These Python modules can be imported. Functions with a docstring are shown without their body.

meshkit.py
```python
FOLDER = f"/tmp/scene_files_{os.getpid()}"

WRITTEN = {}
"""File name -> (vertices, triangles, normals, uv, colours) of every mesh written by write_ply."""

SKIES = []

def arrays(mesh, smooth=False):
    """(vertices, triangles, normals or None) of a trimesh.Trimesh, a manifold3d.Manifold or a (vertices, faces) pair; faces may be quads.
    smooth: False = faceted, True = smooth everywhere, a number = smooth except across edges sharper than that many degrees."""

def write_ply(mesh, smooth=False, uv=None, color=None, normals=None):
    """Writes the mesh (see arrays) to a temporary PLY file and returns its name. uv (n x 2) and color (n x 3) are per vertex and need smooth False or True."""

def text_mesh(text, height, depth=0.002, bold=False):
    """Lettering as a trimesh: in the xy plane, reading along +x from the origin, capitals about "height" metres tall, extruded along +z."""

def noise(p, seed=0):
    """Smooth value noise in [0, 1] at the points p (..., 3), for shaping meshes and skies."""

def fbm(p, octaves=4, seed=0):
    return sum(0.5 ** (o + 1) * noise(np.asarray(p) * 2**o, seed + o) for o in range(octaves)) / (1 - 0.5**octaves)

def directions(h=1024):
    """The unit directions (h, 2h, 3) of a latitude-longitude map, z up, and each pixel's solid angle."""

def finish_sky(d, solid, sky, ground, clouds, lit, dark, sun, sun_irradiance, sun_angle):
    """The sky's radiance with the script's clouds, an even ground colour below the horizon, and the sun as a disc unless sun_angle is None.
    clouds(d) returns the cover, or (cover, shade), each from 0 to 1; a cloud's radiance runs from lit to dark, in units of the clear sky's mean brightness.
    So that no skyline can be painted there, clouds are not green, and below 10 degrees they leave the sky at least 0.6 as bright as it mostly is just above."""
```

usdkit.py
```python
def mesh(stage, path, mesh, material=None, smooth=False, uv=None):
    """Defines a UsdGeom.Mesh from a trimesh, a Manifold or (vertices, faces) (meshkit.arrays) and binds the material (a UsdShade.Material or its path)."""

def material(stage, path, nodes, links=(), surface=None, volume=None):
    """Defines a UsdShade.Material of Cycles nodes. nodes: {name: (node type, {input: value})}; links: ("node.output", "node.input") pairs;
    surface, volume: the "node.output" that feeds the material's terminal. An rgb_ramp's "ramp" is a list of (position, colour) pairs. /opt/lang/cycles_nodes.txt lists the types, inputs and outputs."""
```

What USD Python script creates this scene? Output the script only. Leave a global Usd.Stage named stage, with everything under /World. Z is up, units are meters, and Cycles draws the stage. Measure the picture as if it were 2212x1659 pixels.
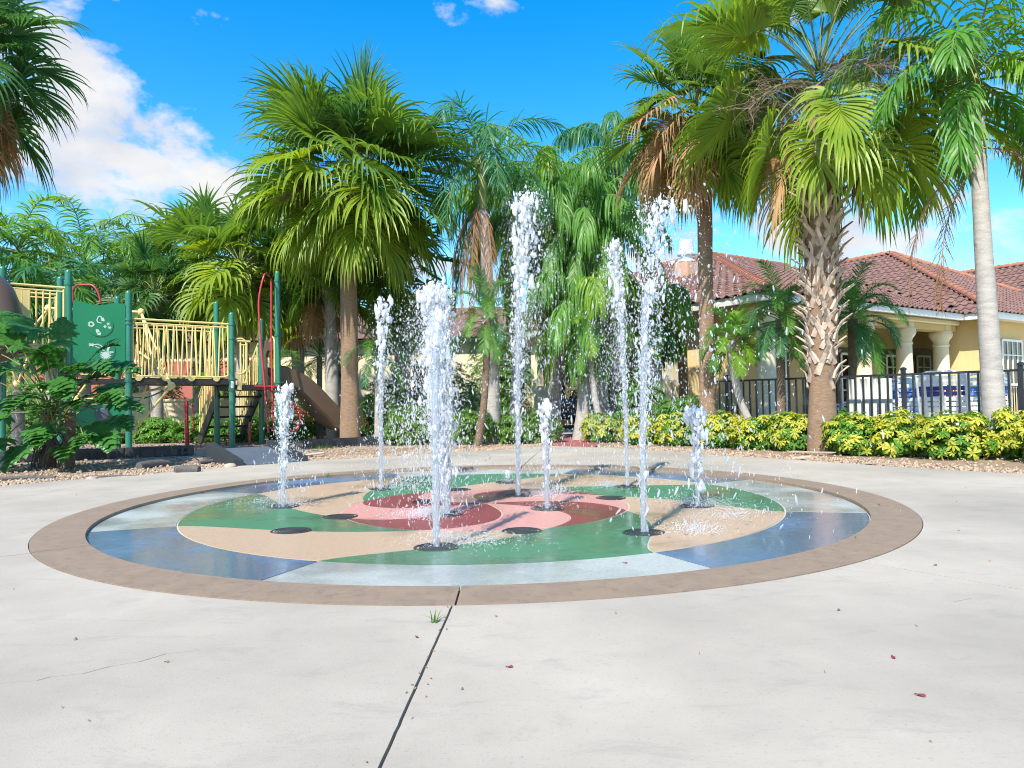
import math, random
import numpy as np
import trimesh, usdkit, meshkit
from pxr import Usd, UsdGeom, UsdLux, UsdShade, Gf, Sdf
import shapely
from shapely.geometry import Polygon, LineString, Point, MultiPolygon
from shapely.ops import unary_union

stage = Usd.Stage.CreateInMemory()
UsdGeom.SetStageUpAxis(stage, UsdGeom.Tokens.z)
UsdGeom.SetStageMetersPerUnit(stage, 1.0)
UsdGeom.Xform.Define(stage, '/World')
UsdGeom.Scope.Define(stage, '/World/Looks')
PI = math.pi

# ------------------------------------------------------------------ camera
EYE, PITCH, ROLL, FPX, W0, H0 = 0.75, 0.0268, -0.017, 1543.8, 2212.0, 1659.0
cp, sp, cr, sr = math.cos(PITCH), math.sin(PITCH), math.cos(ROLL), math.sin(ROLL)
U_ = np.array([0, -sp, cp]); F_ = np.array([0, cp, sp]); X_ = np.array([1.0, 0, 0])
CR = cr * X_ + sr * U_; CU = -sr * X_ + cr * U_
cam = UsdGeom.Camera.Define(stage, '/World/camera')
cam.CreateHorizontalApertureAttr(36.0); cam.CreateVerticalApertureAttr(27.0)
cam.CreateFocalLengthAttr(36.0 * FPX / W0)
cam.CreateClippingRangeAttr(Gf.Vec2f(0.05, 5000))
B_ = -F_
cam.AddTransformOp().Set(Gf.Matrix4d(*[float(x) for x in (*CR, 0, *CU, 0, *B_, 0, 0, 0, EYE, 1)]))
cam.CreateExposureAttr(1.05)

# ------------------------------------------------------------------ sun and sky
SUN_DIR = np.array([-0.36, -0.85, 0.0]); SUN_DIR /= np.linalg.norm(SUN_DIR)
SUN_EL = math.radians(46)
S = np.array([SUN_DIR[0] * math.cos(SUN_EL), SUN_DIR[1] * math.cos(SUN_EL), math.sin(SUN_EL)])
sun = UsdLux.DistantLight.Define(stage, '/World/sun')
sun.CreateIntensityAttr(1.05); sun.CreateAngleAttr(0.5); sun.CreateNormalizeAttr(True); sun.CreateColorAttr(Gf.Vec3f(1, 0.94, 0.83))
zq = Gf.Rotation(Gf.Vec3d(0, 0, 1), Gf.Vec3d(*[float(x) for x in S]))
sun.AddTransformOp().Set(Gf.Matrix4d().SetRotate(zq))


def pxdir(px, py):
    d = F_ + (px - W0 / 2) / FPX * CR - (py - H0 / 2) / FPX * CU
    return d


def gp(px, py, z=0.0):
    """the point on the level z that the eye sees at this place of the photograph"""
    d = pxdir(px, py)
    t = (z - EYE) / d[2]
    return np.array([d[0] * t, d[1] * t, z])


def at(px, py, Y):
    d = pxdir(px, py)
    t = Y / d[1]
    return np.array([d[0] * t, Y, EYE + d[2] * t])


SKY_N = {"sky": ("sky_texture", {"sky_type": "single_scattering", "sun_disc": False, "sun_elevation": SUN_EL, "sun_rotation": math.atan2(S[0], S[1]), "altitude": 20.0, "air_density": 1.0, "aerosol_density": 0.45, "ozone_density": 1.7}),
         "sat": ("hsv", {"saturation": 1.5, "value": 1.05, "hue": 0.497}),
         "tc": ("geometry", {}), "neg": ("vector_math", {"math_type": "scale", "scale": -1.0}),
         "st": ("vector_math", {"math_type": "multiply", "vector2": (1.0, 1.0, 1.7)}),
         "n": ("noise_texture", {"scale": 5.2, "detail": 10.0, "roughness": 0.60, "distortion": 0.2}),
         "n2": ("noise_texture", {"scale": 9.0, "detail": 5.0, "roughness": 0.5}),
         "bg": ("background_shader", {"strength": 0.14}),
         "mixc": ("mix", {"mix_type": "mix"}),
         "cov": ("rgb_ramp", {"ramp": [(0.0, (0, 0, 0)), (0.415, (0, 0, 0)), (0.45, (.3, .3, .3)), (0.50, (0.85, 0.85, 0.85)), (0.55, (1, 1, 1)), (1.0, (1, 1, 1))]}),
         "shade": ("rgb_ramp", {"ramp": [(0.0, (2.05, 2.2, 2.6)), (0.38, (2.6, 2.7, 2.95)), (0.62, (3.3, 3.3, 3.3)), (1.0, (3.7, 3.7, 3.65))]}),
         "nw": ("math", {"math_type": "multiply_add", "value2": 1.0, "value3": -0.282}),
         "of": ("mapping", {"location": (1.7, .3, 0.0)}), "addn": ("math", {"math_type": "add"})}
SKY_L = [("sky.color", "sat.color"), ("tc.position", "st.vector1"), ("st.vector", "of.vector"), ("of.vector", "n.vector"), ("st.vector", "n2.vector"),
         ("n.fac", "nw.value1"), ("nw.value", "addn.value1"), ("addn.value", "cov.fac"), ("n2.fac", "shade.fac"),
         ("cov.color", "mixc.fac"), ("sat.color", "mixc.color1"), ("shade.color", "mixc.color2"), ("mixc.color", "bg.color")]
# cloud banks: (place seen, angular radius in degrees, strength)
BANKS = [(150, 230, 8.5, 1.08), (240, 320, 8.0, 1.05), (50, 190, 8, 1.05), (390, 400, 8.0, 1.02), (480, 370, 6.5, .95), (250, 450, 10, 1.05), (60, 430, 10, 1.08), (540, 470, 8, .95),
         (1172, 66, 2.4, .46), (1290, 240, 3.4, .62), (1340, 225, 3.4, .66), (1180, 130, 1.3, .30),
         (1440, 500, 7, .9), (1560, 470, 5, .7), (1760, 470, 7, .95), (1900, 480, 8, 1.02), (2060, 510, 8, 1.02), (2080, 350, 7, .95), (2180, 180, 6, .9), (2230, 380, 7, .8), (1700, 520, 5, .62), (1960, 560, 5, .75), (2120, 560, 5, .7),
         (-600, 300, 12, .9), (-1400, 380, 14, .9), (3000, 350, 12, .85), (4200, 420, 14, .8)]
bank = [pxdir(a, b) / np.linalg.norm(pxdir(a, b)) for a, b, _, _ in BANKS]
dirs = [(d, r, s) for d, (_, _, r, s) in zip(bank, BANKS)]
for az, el, r, s in ((200, 24, 16, .9), (250, 20, 14, .85), (140, 28, 15, .85), (170, 12, 13, .9), (100, 18, 13, .8), (285, 34, 10, .75), (60, 40, 9, .6), (225, 48, 9, .6)):
    a, e = math.radians(az), math.radians(el)
    dirs.append((np.array([math.sin(a) * math.cos(e), math.cos(a) * math.cos(e), math.sin(e)]), r, s))
prev = None
for i, (d, r, s) in enumerate(dirs):
    r *= .95
    SKY_N[f"d{i}"] = ("vector_math", {"math_type": "dot_product", "vector2": tuple(d)})
    SKY_N[f"m{i}"] = ("map_range", {"range_type": "smoothstep", "from_min": math.cos(math.radians(r)), "from_max": math.cos(math.radians(r * .25)), "to_min": 0.0, "to_max": s * .24, "clamp": True})
    SKY_L += [("tc.position", f"d{i}.vector1"), (f"d{i}.value", f"m{i}.value")]
    if prev is not None:
        SKY_N[f"x{i}"] = ("math", {"math_type": "smoothmax", "value3": 0.12})
        SKY_L += [(prev, f"x{i}.value1"), (f"m{i}.result", f"x{i}.value2")]
        prev = f"x{i}.value"
    else:
        prev = f"m{i}.result"
SKY_L.append((prev, "addn.value2"))
dome = UsdLux.DomeLight.Define(stage, '/World/sky')
sky_mat = usdkit.material(stage, '/World/Looks/sky', SKY_N, SKY_L, surface="bg.background")
UsdShade.MaterialBindingAPI.Apply(dome.GetPrim()).Bind(sky_mat)
dome.GetPrim().SetCustomDataByKey('kind', 'structure')

# ------------------------------------------------------------------ names, things, parts
taken = {}


def numbered(path):
    n = taken.get(path, 0); taken[path] = n + 1
    return path if n == 0 else f"{path}_{n:03d}"


def setdata(p, label=None, category=None, group=None, kind=None):
    for k, v in (('label', label), ('category', category), ('group', group), ('kind', kind)):
        if v:
            p.SetCustomDataByKey(k, v)
    return p


def thing(name, label, category, group=None, kind=None, loc=None):
    x = UsdGeom.Xform.Define(stage, numbered('/World/' + name))
    if loc is not None:
        x.AddTranslateOp().Set(Gf.Vec3d(*[float(c) for c in loc]))
    return setdata(x.GetPrim(), label, category, group, kind)


def obj(name, mb, m, parent=None, smooth=False, label=None, kind=None, **kw):
    path = numbered((str(parent.GetPath()) if parent else '/World') + '/' + name)
    geo = mb.get() if isinstance(mb, MB) else mb
    g = usdkit.mesh(stage, path, geo, m, smooth=smooth)
    return setdata(g.GetPrim(), label=label, kind=kind, **kw)


def copies(root, loc, rotz, label, group=None):
    d = root.GetCustomData()
    x = UsdGeom.Xform.Define(stage, numbered(str(root.GetPath())))
    p = x.GetPrim()
    p.GetReferences().AddInternalReference(root.GetPath())
    x.ClearXformOpOrder()
    x.AddTranslateOp(opSuffix='copy').Set(Gf.Vec3d(*[float(c) for c in loc])); x.AddRotateZOp(opSuffix='copy').Set(math.degrees(rotz))
    p.SetInstanceable(True)
    return setdata(p, label, d['category'], group or d.get('group'))


# ------------------------------------------------------------------ mesh tools
def nrm(v):
    v = np.asarray(v, float)
    return v / np.maximum(np.linalg.norm(v, axis=-1, keepdims=True), 1e-9)


class MB:
    def __init__(s): s.v = []; s.f = []; s.n = 0

    def add(s, v, f):
        v = np.asarray(v, float); f = np.asarray(f, int)
        if f.shape[1] == 4: f = np.vstack([f[:, [0, 1, 2]], f[:, [0, 2, 3]]])
        s.v.append(v); s.f.append(f + s.n); s.n += len(v)
        return s

    def tm(s, m): return s.add(m.vertices, m.faces)

    def box(s, c, size, rz=0.0, bevel=0.0):
        x, y, z = np.array(size) / 2
        if bevel:
            b = min(bevel, x * .9, y * .9, z * .9)
            pts = np.array([(sx * (x - (k != 0) * b), sy * (y - (k != 1) * b), sz * (z - (k != 2) * b)) for sx in (-1, 1) for sy in (-1, 1) for sz in (-1, 1) for k in range(3)])
            h = trimesh.convex.convex_hull(pts); v, f = np.array(h.vertices), np.array(h.faces)
        else:
            m = trimesh.creation.box([2 * x, 2 * y, 2 * z]); v, f = np.array(m.vertices), np.array(m.faces)
        R = np.array([[math.cos(rz), -math.sin(rz), 0], [math.sin(rz), math.cos(rz), 0], [0, 0, 1]])
        return s.add(v @ R.T + np.array(c, float), f)

    def tube(s, pts, r, sides=8, caps=True):
        p = np.asarray(pts, float); r = np.broadcast_to(r, (len(p),)).astype(float)
        t = nrm(np.gradient(p, axis=0))
        ref = np.array([0, 0, 1.0]) if abs(t[0][2]) < .9 else np.array([1.0, 0, 0])
        a = nrm(np.cross(t[0], ref)); A = []
        for k in range(len(p)):
            a = nrm(a - t[k] * np.dot(a, t[k])); A.append(a)
        A = np.array(A); Bn = np.cross(t, A); an = np.arange(sides) * 2 * PI / sides
        v = p[:, None] + r[:, None, None] * (np.cos(an)[None, :, None] * A[:, None] + np.sin(an)[None, :, None] * Bn[:, None])
        return s.grid(v, True, caps)

    def grid(s, v, wrap=False, caps=False):
        n, m = v.shape[:2]
        i, j = np.meshgrid(np.arange(n - 1), np.arange(m if wrap else m - 1), indexing='ij')
        j2 = (j + 1) % m
        q = np.stack([i * m + j, i * m + j2, (i + 1) * m + j2, (i + 1) * m + j], -1).reshape(-1, 4)
        f = np.vstack([q[:, [0, 1, 2]], q[:, [0, 2, 3]]]); vv = v.reshape(-1, 3)
        if caps:
            k = len(vv); vv = np.vstack([vv, v[0].mean(0), v[-1].mean(0)])
            jj = np.arange(m); j2 = (jj + 1) % m
            f = np.vstack([f, np.stack([np.full(m, k), j2, jj], 1), np.stack([np.full(m, k + 1), (n - 1) * m + jj, (n - 1) * m + j2], 1)])
        return s.add(vv, f)

    def lathe(s, prof, c=(0, 0, 0), sides=20):
        an = np.arange(sides) * 2 * PI / sides; p = np.asarray(prof, float)
        v = np.stack([p[:, :1] * np.cos(an), p[:, :1] * np.sin(an), np.repeat(p[:, 1:], sides, 1)], -1) + np.array(c, float)
        return s.grid(v, True, True)

    def plank(s, a, b, w, h, up=(0, 0, 1)):
        """a beam from a to b, w wide across and h thick along up"""
        a, b = np.array(a, float), np.array(b, float); t = nrm(b - a); sd = nrm(np.cross(t, up)); u = np.cross(sd, t)
        v = np.array([q + sx * sd * w / 2 + sy * u * h / 2 for q in (a, b) for sx, sy in ((-1, -1), (1, -1), (1, 1), (-1, 1))])
        return s.add(v, [[0, 3, 2, 1], [4, 5, 6, 7], [0, 1, 5, 4], [1, 2, 6, 5], [2, 3, 7, 6], [3, 0, 4, 7]])

    def extrude(s, poly, z0, z1):
        for g in getattr(poly, 'geoms', [poly]):
            if g.area < 1e-6: continue
            m = trimesh.creation.extrude_polygon(g, z1 - z0, engine='earcut'); m.apply_translation([0, 0, z0]); s.tm(m)
        return s

    def prism(s, poly, thick, o, ex, ey):
        """a flat outline (shapely) in the plane o, ex, ey; thick along ex x ey"""
        ez = np.cross(ex, ey)
        for g in getattr(poly, 'geoms', [poly]):
            if g.area < 1e-7: continue
            m = trimesh.creation.extrude_polygon(g, thick, engine='earcut'); v = np.array(m.vertices)
            s.add(np.array(o) + v[:, :1] * ex + v[:, 1:2] * ey + v[:, 2:3] * ez, m.faces)
        return s

    def get(s): return (np.vstack(s.v), np.vstack(s.f))


def spline(pts, n):
    p = np.asarray(pts, float); d = np.r_[0, np.cumsum(np.linalg.norm(np.diff(p, axis=0), axis=1))]
    from scipy.interpolate import PchipInterpolator
    t = np.linspace(0, d[-1], n)
    return np.stack([PchipInterpolator(d, p[:, k])(t) for k in range(p.shape[1])], 1)


# ------------------------------------------------------------------ materials
def M(name, col, rough=.6, var=.15, scale=6.0, detail=4.0, bump=0.0, bscale=80.0, bdist=.01, island=0.0, orand=0.0, spots=None, metallic=0.0, coat=0.0, spec=.5, sss=0.0, stretch=None, second=None, trans=0.0, stain=None):
    N = {"g": ("geometry", {}), "n": ("noise_texture", {"scale": scale, "detail": detail, "roughness": .6}), "p": ("principled_bsdf", {"roughness": rough, "metallic": metallic, "coat_weight": coat, "coat_roughness": .08, "specular_ior_level": spec, "transmission_weight": trans})}
    L = []
    src = "g.position"
    if stretch:
        N["mp"] = ("mapping", {"scale": stretch}); L.append(("g.position", "mp.vector")); src = "mp.vector"
    L.append((src, "n.vector"))
    c = np.array(col, float); c2 = np.array(second if second is not None else col, float)
    N["r"] = ("rgb_ramp", {"ramp": [(0.25, tuple(np.clip(c * (1 - var), 0, 1))), (0.5, tuple((c + c2) / 2)), (0.75, tuple(np.clip(c2 * (1 + var), 0, 1)))]})
    L.append(("n.fac", "r.fac")); out = "r.color"
    if spots:
        sc, lo, hi, scol, amt = spots
        N["sn"] = ("noise_texture", {"scale": sc, "detail": 6.0, "roughness": .65}); L.append((src, "sn.vector"))
        N["sr"] = ("rgb_ramp", {"ramp": [(0.0, (0, 0, 0)), (lo, (0, 0, 0)), (hi, (amt, amt, amt)), (1.0, (amt, amt, amt))]}); L.append(("sn.fac", "sr.fac"))
        N["sm"] = ("mix", {"mix_type": "mix", "color2": tuple(scol)}); L += [("sr.color", "sm.fac"), (out, "sm.color1")]; out = "sm.color"
    if stain:
        sc, lo, hi, scol, amt = stain
        N["tm"] = ("mapping", {"scale": (1.0, 2.2, 1.0)}); N["tn"] = ("noise_texture", {"scale": sc, "detail": 9.0, "roughness": .72, "distortion": .6}); N["tr"] = ("rgb_ramp", {"ramp": [(0.0, (0, 0, 0)), (lo, (0, 0, 0)), (hi, (amt, amt, amt)), (1.0, (amt, amt, amt))]})
        N["tx"] = ("mix", {"mix_type": "mix", "color2": tuple(scol)}); L += [(src, "tm.vector"), ("tm.vector", "tn.vector"), ("tn.fac", "tr.fac"), ("tr.color", "tx.fac"), (out, "tx.color1")]; out = "tx.color"
    if island or orand:
        N["hv"] = ("hsv", {}); N["mr"] = ("map_range", {"to_min": 1 - (island or orand), "to_max": 1 + (island or orand)})
        N["mh"] = ("map_range", {"to_min": .5 - (island or orand) * .04, "to_max": .5 + (island or orand) * .04})
        if island: rnd = "g.random_per_island"
        else: N["oi"] = ("object_info", {}); rnd = "oi.random"
        L += [(rnd, "mr.value"), (rnd, "mh.value"), ("mh.result", "hv.hue"), ("mr.result", "hv.value"), (out, "hv.color")]; out = "hv.color"
    L.append((out, "p.base_color"))
    if bump:
        N["bn"] = ("noise_texture", {"scale": bscale, "detail": 4.0, "roughness": .6}); N["b"] = ("bump", {"strength": bump, "distance": bdist})
        L += [(src, "bn.vector"), ("bn.fac", "b.height"), ("b.normal", "p.normal")]
    return usdkit.material(stage, '/World/Looks/' + name, N, L, surface="p.BSDF")


def leafM(name, cols, rough=.42, trans=.35, tcol=None, orand=True):
    """leaf: colours spread over its separate blades, thin, a little light shining through"""
    N = {"g": ("geometry", {}), "oi": ("object_info", {}), "n": ("noise_texture", {"scale": 2.3, "detail": 3.0}),
         "a": ("math", {"math_type": "multiply_add", "value2": .5, "value3": -.02}), "a2": ("math", {"math_type": "multiply_add", "value2": .55}),
         "r": ("rgb_ramp", {"ramp": [(i / (len(cols) - 1), c) for i, c in enumerate(cols)]}),
         "p": ("principled_bsdf", {"roughness": rough, "specular_ior_level": .4}), "t": ("translucent_bsdf", {}),
         "hv": ("hsv", {"saturation": 1.1, "value": 1.5, "hue": .488}), "mx": ("mix_closure", {"fac": trans + .08})}
    L = [("g.position", "n.vector"), ("g.random_per_island", "a.value1"), ("n.fac", "a2.value1"), ("a.value", "a2.value3"), ("a2.value", "r.fac"),
         ("r.color", "p.base_color"), ("r.color", "hv.color"), ("hv.color", "t.color"), ("p.BSDF", "mx.closure1"), ("t.BSDF", "mx.closure2")]
    return usdkit.material(stage, '/World/Looks/' + name, N, L, surface="mx.closure")


m_concrete = M('concrete', (.30, .268, .222), .8, .15, .75, 9, .28, 190, .003, spots=(85, .57, .73, (.16, .15, .14), .5), second=(.385, .343, .282), stain=(3.4, .54, .72, (.215, .20, .18), .5))
m_soil = M('soil', (.16, .11, .07), .95, .35, 5, 5, .6, 40, .02)
m_joint = M('joint_dirt', (.05, .045, .035), .95, .4, 20, 4)
m_earth = M('earth', (.24, .17, .11), .95, .3, 3, 6, .6, 60, .02, spots=(22, .5, .7, (.38, .29, .2), .7))
m_mulch = M('wood_mulch', (.36, .265, .20), .95, .3, 26, 6, .9, 55, .03, spots=(48, .5, .66, (.46, .34, .26), .8))
m_chip = M('wood_chip', (.46, .35, .27), .9, .3, 30, 3, island=.5)
m_grass = M('lawn', (.07, .13, .025), .9, .3, 4, 5, .6, 70, .03)
m_path = M('red_path', (.27, .075, .065), .8, .15, 3, 5, .3, 60, .004)
m_walk = M('grey_walk', (.36, .36, .36), .8, .12, 3, 5, .3, 60, .004)
m_pebble = M('pebble', (.50, .37, .22), .6, .25, 14, 3, island=.42, second=(.62, .50, .34))
m_deckpool = M('pool_deck', (.55, .53, .48), .8, .1, 2, 4)


def wetM(name, col, wet=.55, var=.12):
    c = np.array(col, float)
    N = {"g": ("geometry", {}), "n": ("noise_texture", {"scale": 1.1, "detail": 4.0, "roughness": .55}), "n2": ("noise_texture", {"scale": 55.0, "detail": 6.0, "roughness": .7}),
         "r": ("rgb_ramp", {"ramp": [(.3, tuple(c * (1 - var))), (.7, tuple(np.clip(c * (1 + var), 0, 1)))]}),
         "wr": ("rgb_ramp", {"ramp": [(0.0, (1, 1, 1)), (1 - wet - .08, (1, 1, 1)), (1 - wet + .1, (0, 0, 0)), (1.0, (0, 0, 0))]}), "inv": ("math", {"math_type": "subtract", "value1": 1.0}),
         "rg": ("math", {"math_type": "multiply_add", "value2": -.3, "value3": .42}),
         "dk": ("mix", {"mix_type": "multiply", "color2": (.8, .8, .8)}), "cw": ("math", {"math_type": "multiply", "value2": .7}),
         "mp": ("mapping", {"scale": (1.0, 1.0, 1.0)}), "b": ("bump", {"strength": .25, "distance": .006}), "bc": ("bump", {"strength": .22, "distance": .004}),
         "rip": ("noise_texture", {"scale": 22.0, "detail": 2.0, "roughness": .5}), "tex": ("mix", {"mix_type": "multiply", "fac": .28}), "tr": ("rgb_ramp", {"ramp": [(.35, (.72, .72, .72)), (.65, (1.1, 1.1, 1.1))]}),
         "p": ("principled_bsdf", {"roughness": .6, "coat_roughness": .10, "coat_ior": 1.33})}
    L = [("g.position", "n.vector"), ("g.position", "n2.vector"), ("g.position", "rip.vector"), ("n2.fac", "r.fac"), ("n.fac", "wr.fac"), ("wr.color", "inv.value2"),
         ("inv.value", "dk.fac"), ("r.color", "tex.color1"), ("n2.fac", "tr.fac"), ("tr.color", "tex.color2"), ("tex.color", "dk.color1"), ("dk.color", "p.base_color"), ("inv.value", "rg.value1"), ("rg.value", "p.roughness"),
         ("inv.value", "cw.value1"), ("cw.value", "p.coat_weight"), ("n2.fac", "b.height"), ("b.normal", "p.normal"), ("rip.fac", "bc.height"), ("bc.normal", "p.coat_normal")]
    return usdkit.material(stage, '/World/Looks/' + name, N, L, surface="p.BSDF")


m_ring = M('brown_band', (.225, .163, .112), .7, .12, 7, 5, .4, 70, .004, spots=(17, .52, .62, (.16, .12, .09), .6), stain=(5, .52, .7, (.17, .135, .11), .45))
m_red = wetM('dark_red_concrete', (.20, .045, .042), .4)
m_pink = wetM('pink_concrete', (.50, .25, .215), .35)
m_green = wetM('green_concrete', (.06, .185, .095), .5)
m_tan = wetM('tan_concrete', (.42, .30, .20), .4)
m_blue = wetM('blue_concrete', (.105, .175, .275), .55)
m_grey = wetM('grey_concrete', (.36, .385, .365), .5)
m_line = M('pale_joint', (.45, .42, .33), .7, .1)
m_iron = M('dark_grate', (.03, .032, .035), .35, .3, 30, 3, .2, 90)
m_water = usdkit.material(stage, '/World/Looks/white_water', {"p": ("principled_bsdf", {"base_color": (.97, .98, 1.0), "roughness": .12, "ior": 1.33, "transmission_weight": .45, "specular_ior_level": .6}), "d": ("translucent_bsdf", {"color": (.95, .97, 1.0)}), "m": ("mix_closure", {"fac": .45})},
                          [("p.BSDF", "m.closure1"), ("d.BSDF", "m.closure2")], surface="m.closure")
m_drop = usdkit.material(stage, '/World/Looks/water_drop', {"p": ("principled_bsdf", {"base_color": (1, 1, 1), "roughness": .08, "ior": 1.33, "transmission_weight": .8, "specular_ior_level": .7}), "d": ("translucent_bsdf", {"color": (.95, .97, 1.0)}), "m": ("mix_closure", {"fac": .38})}, [("p.BSDF", "m.closure1"), ("d.BSDF", "m.closure2")], surface="m.closure")
m_stream = usdkit.material(stage, '/World/Looks/clear_stream', {"g": ("geometry", {}), "mp": ("mapping", {"scale": (120, 120, 14)}), "n": ("noise_texture", {"scale": 1.0, "detail": 4.0}), "b": ("bump", {"strength": 1.0, "distance": .02}),
                           "p": ("principled_bsdf", {"base_color": (.9, .94, 1.0), "roughness": .1, "ior": 1.33, "transmission_weight": .85, "specular_ior_level": .7}), "d": ("translucent_bsdf", {"color": (.85, .9, 1.0)}), "m": ("mix_closure", {"fac": .13})},
                           [("g.position", "mp.vector"), ("mp.vector", "n.vector"), ("n.fac", "b.height"), ("b.normal", "p.normal"), ("p.BSDF", "m.closure1"), ("d.BSDF", "m.closure2")], surface="m.closure")
# plants
m_sabal = leafM('fan_leaf_green', [(0.06, 0.123, 0.024), (0.118, 0.216, 0.033), (0.207, 0.31, 0.041), (0.402, 0.412, 0.062), (0.32, 0.25, 0.09)])
m_sabal_y = leafM('fan_leaf_yellow_green', [(0.105, 0.199, 0.025), (0.21, 0.31, 0.034), (0.356, 0.414, 0.051), (0.523, 0.483, 0.085), (0.32, 0.25, 0.09)])
m_sabal_d = leafM('fan_leaf_dry', [(0.253, 0.145, 0.068), (0.427, 0.272, 0.136), (0.583, 0.408, 0.233), (0.233, 0.233, 0.059)], .7, .25)
m_sabal_s = leafM('fan_leaf_deep_green', [(0.03, 0.088, 0.031), (0.054, 0.146, 0.035), (0.099, 0.195, 0.039), (0.148, 0.234, 0.039), (0.32, 0.25, 0.09)])
m_pinn = leafM('feather_leaf_green', [(0.065, 0.183, 0.038), (0.114, 0.279, 0.043), (0.194, 0.386, 0.048), (0.356, 0.471, 0.065)])
m_pinn_b = leafM('feather_leaf_blue_green', [(0.041, 0.143, 0.059), (0.061, 0.202, 0.076), (0.102, 0.252, 0.084), (0.162, 0.286, 0.084)])
m_pinn_y = leafM('feather_leaf_lime', [(0.100, 0.230, 0.020), (0.180, 0.329, 0.024), (0.300, 0.411, 0.033), (0.398, 0.428, 0.050)])
m_pinn_d = leafM('feather_leaf_dry', [(0.180, 0.090, 0.036), (0.288, 0.144, 0.066), (0.360, 0.216, 0.120), (0.240, 0.156, 0.084)], .7, .2)
m_philo = leafM('lobed_leaf_green', [(0.037, 0.125, 0.026), (0.059, 0.192, 0.036), (0.106, 0.270, 0.041), (0.180, 0.360, 0.044)], .3, .25)
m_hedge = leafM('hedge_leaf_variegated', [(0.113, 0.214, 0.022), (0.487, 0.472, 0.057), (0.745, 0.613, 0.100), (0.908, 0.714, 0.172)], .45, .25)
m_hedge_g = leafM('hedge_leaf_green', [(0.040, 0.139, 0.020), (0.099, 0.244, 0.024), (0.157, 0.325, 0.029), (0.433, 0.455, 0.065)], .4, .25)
m_bush = leafM('bush_leaf_green', [(0.053, 0.152, 0.031), (0.102, 0.240, 0.040), (0.174, 0.328, 0.043), (0.263, 0.394, 0.055)])
m_lime = leafM('lime_bush_leaf', [(.06, .15, .02), (.11, .22, .03), (.17, .28, .04), (.24, .32, .07)])
m_grassy = leafM('grass_blade', [(0.060, 0.156, 0.031), (0.103, 0.218, 0.040), (0.172, 0.281, 0.047), (0.275, 0.312, 0.078)])
m_twig = M('dry_twig', (.33, .23, .16), .9, .25, 12, 3, island=.3)
m_stem = M('green_stem', (.14, .18, .05), .6, .25, 8, 3)
m_bark_s = M('palm_bark_brown', (.30, .195, .125), .95, .35, 2.2, 6, .8, 16, .03, stretch=(6, 6, 24), spots=(30, .55, .7, (.36, .27, .19), .5))
m_bark_g = M('palm_bark_grey', (.34, .315, .29), .9, .25, 1.6, 6, .5, 14, .02, stretch=(3, 3, 14), spots=(9, .58, .66, (.5, .48, .44), .6))
m_bark_d = M('palm_bark_dark', (.16, .11, .075), .95, .4, 6, 5, .9, 25, .03)
m_boot = M('leaf_base_dry', (.56, .45, .35), .85, .3, 5, 5, .6, 40, .01, stretch=(2, 2, .6), island=.22, spots=(7, .5, .65, (.28, .2, .14), .6))
m_fibre = M('palm_fibre', (.30, .22, .09), .95, .3, 14, 4, island=.35)
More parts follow.
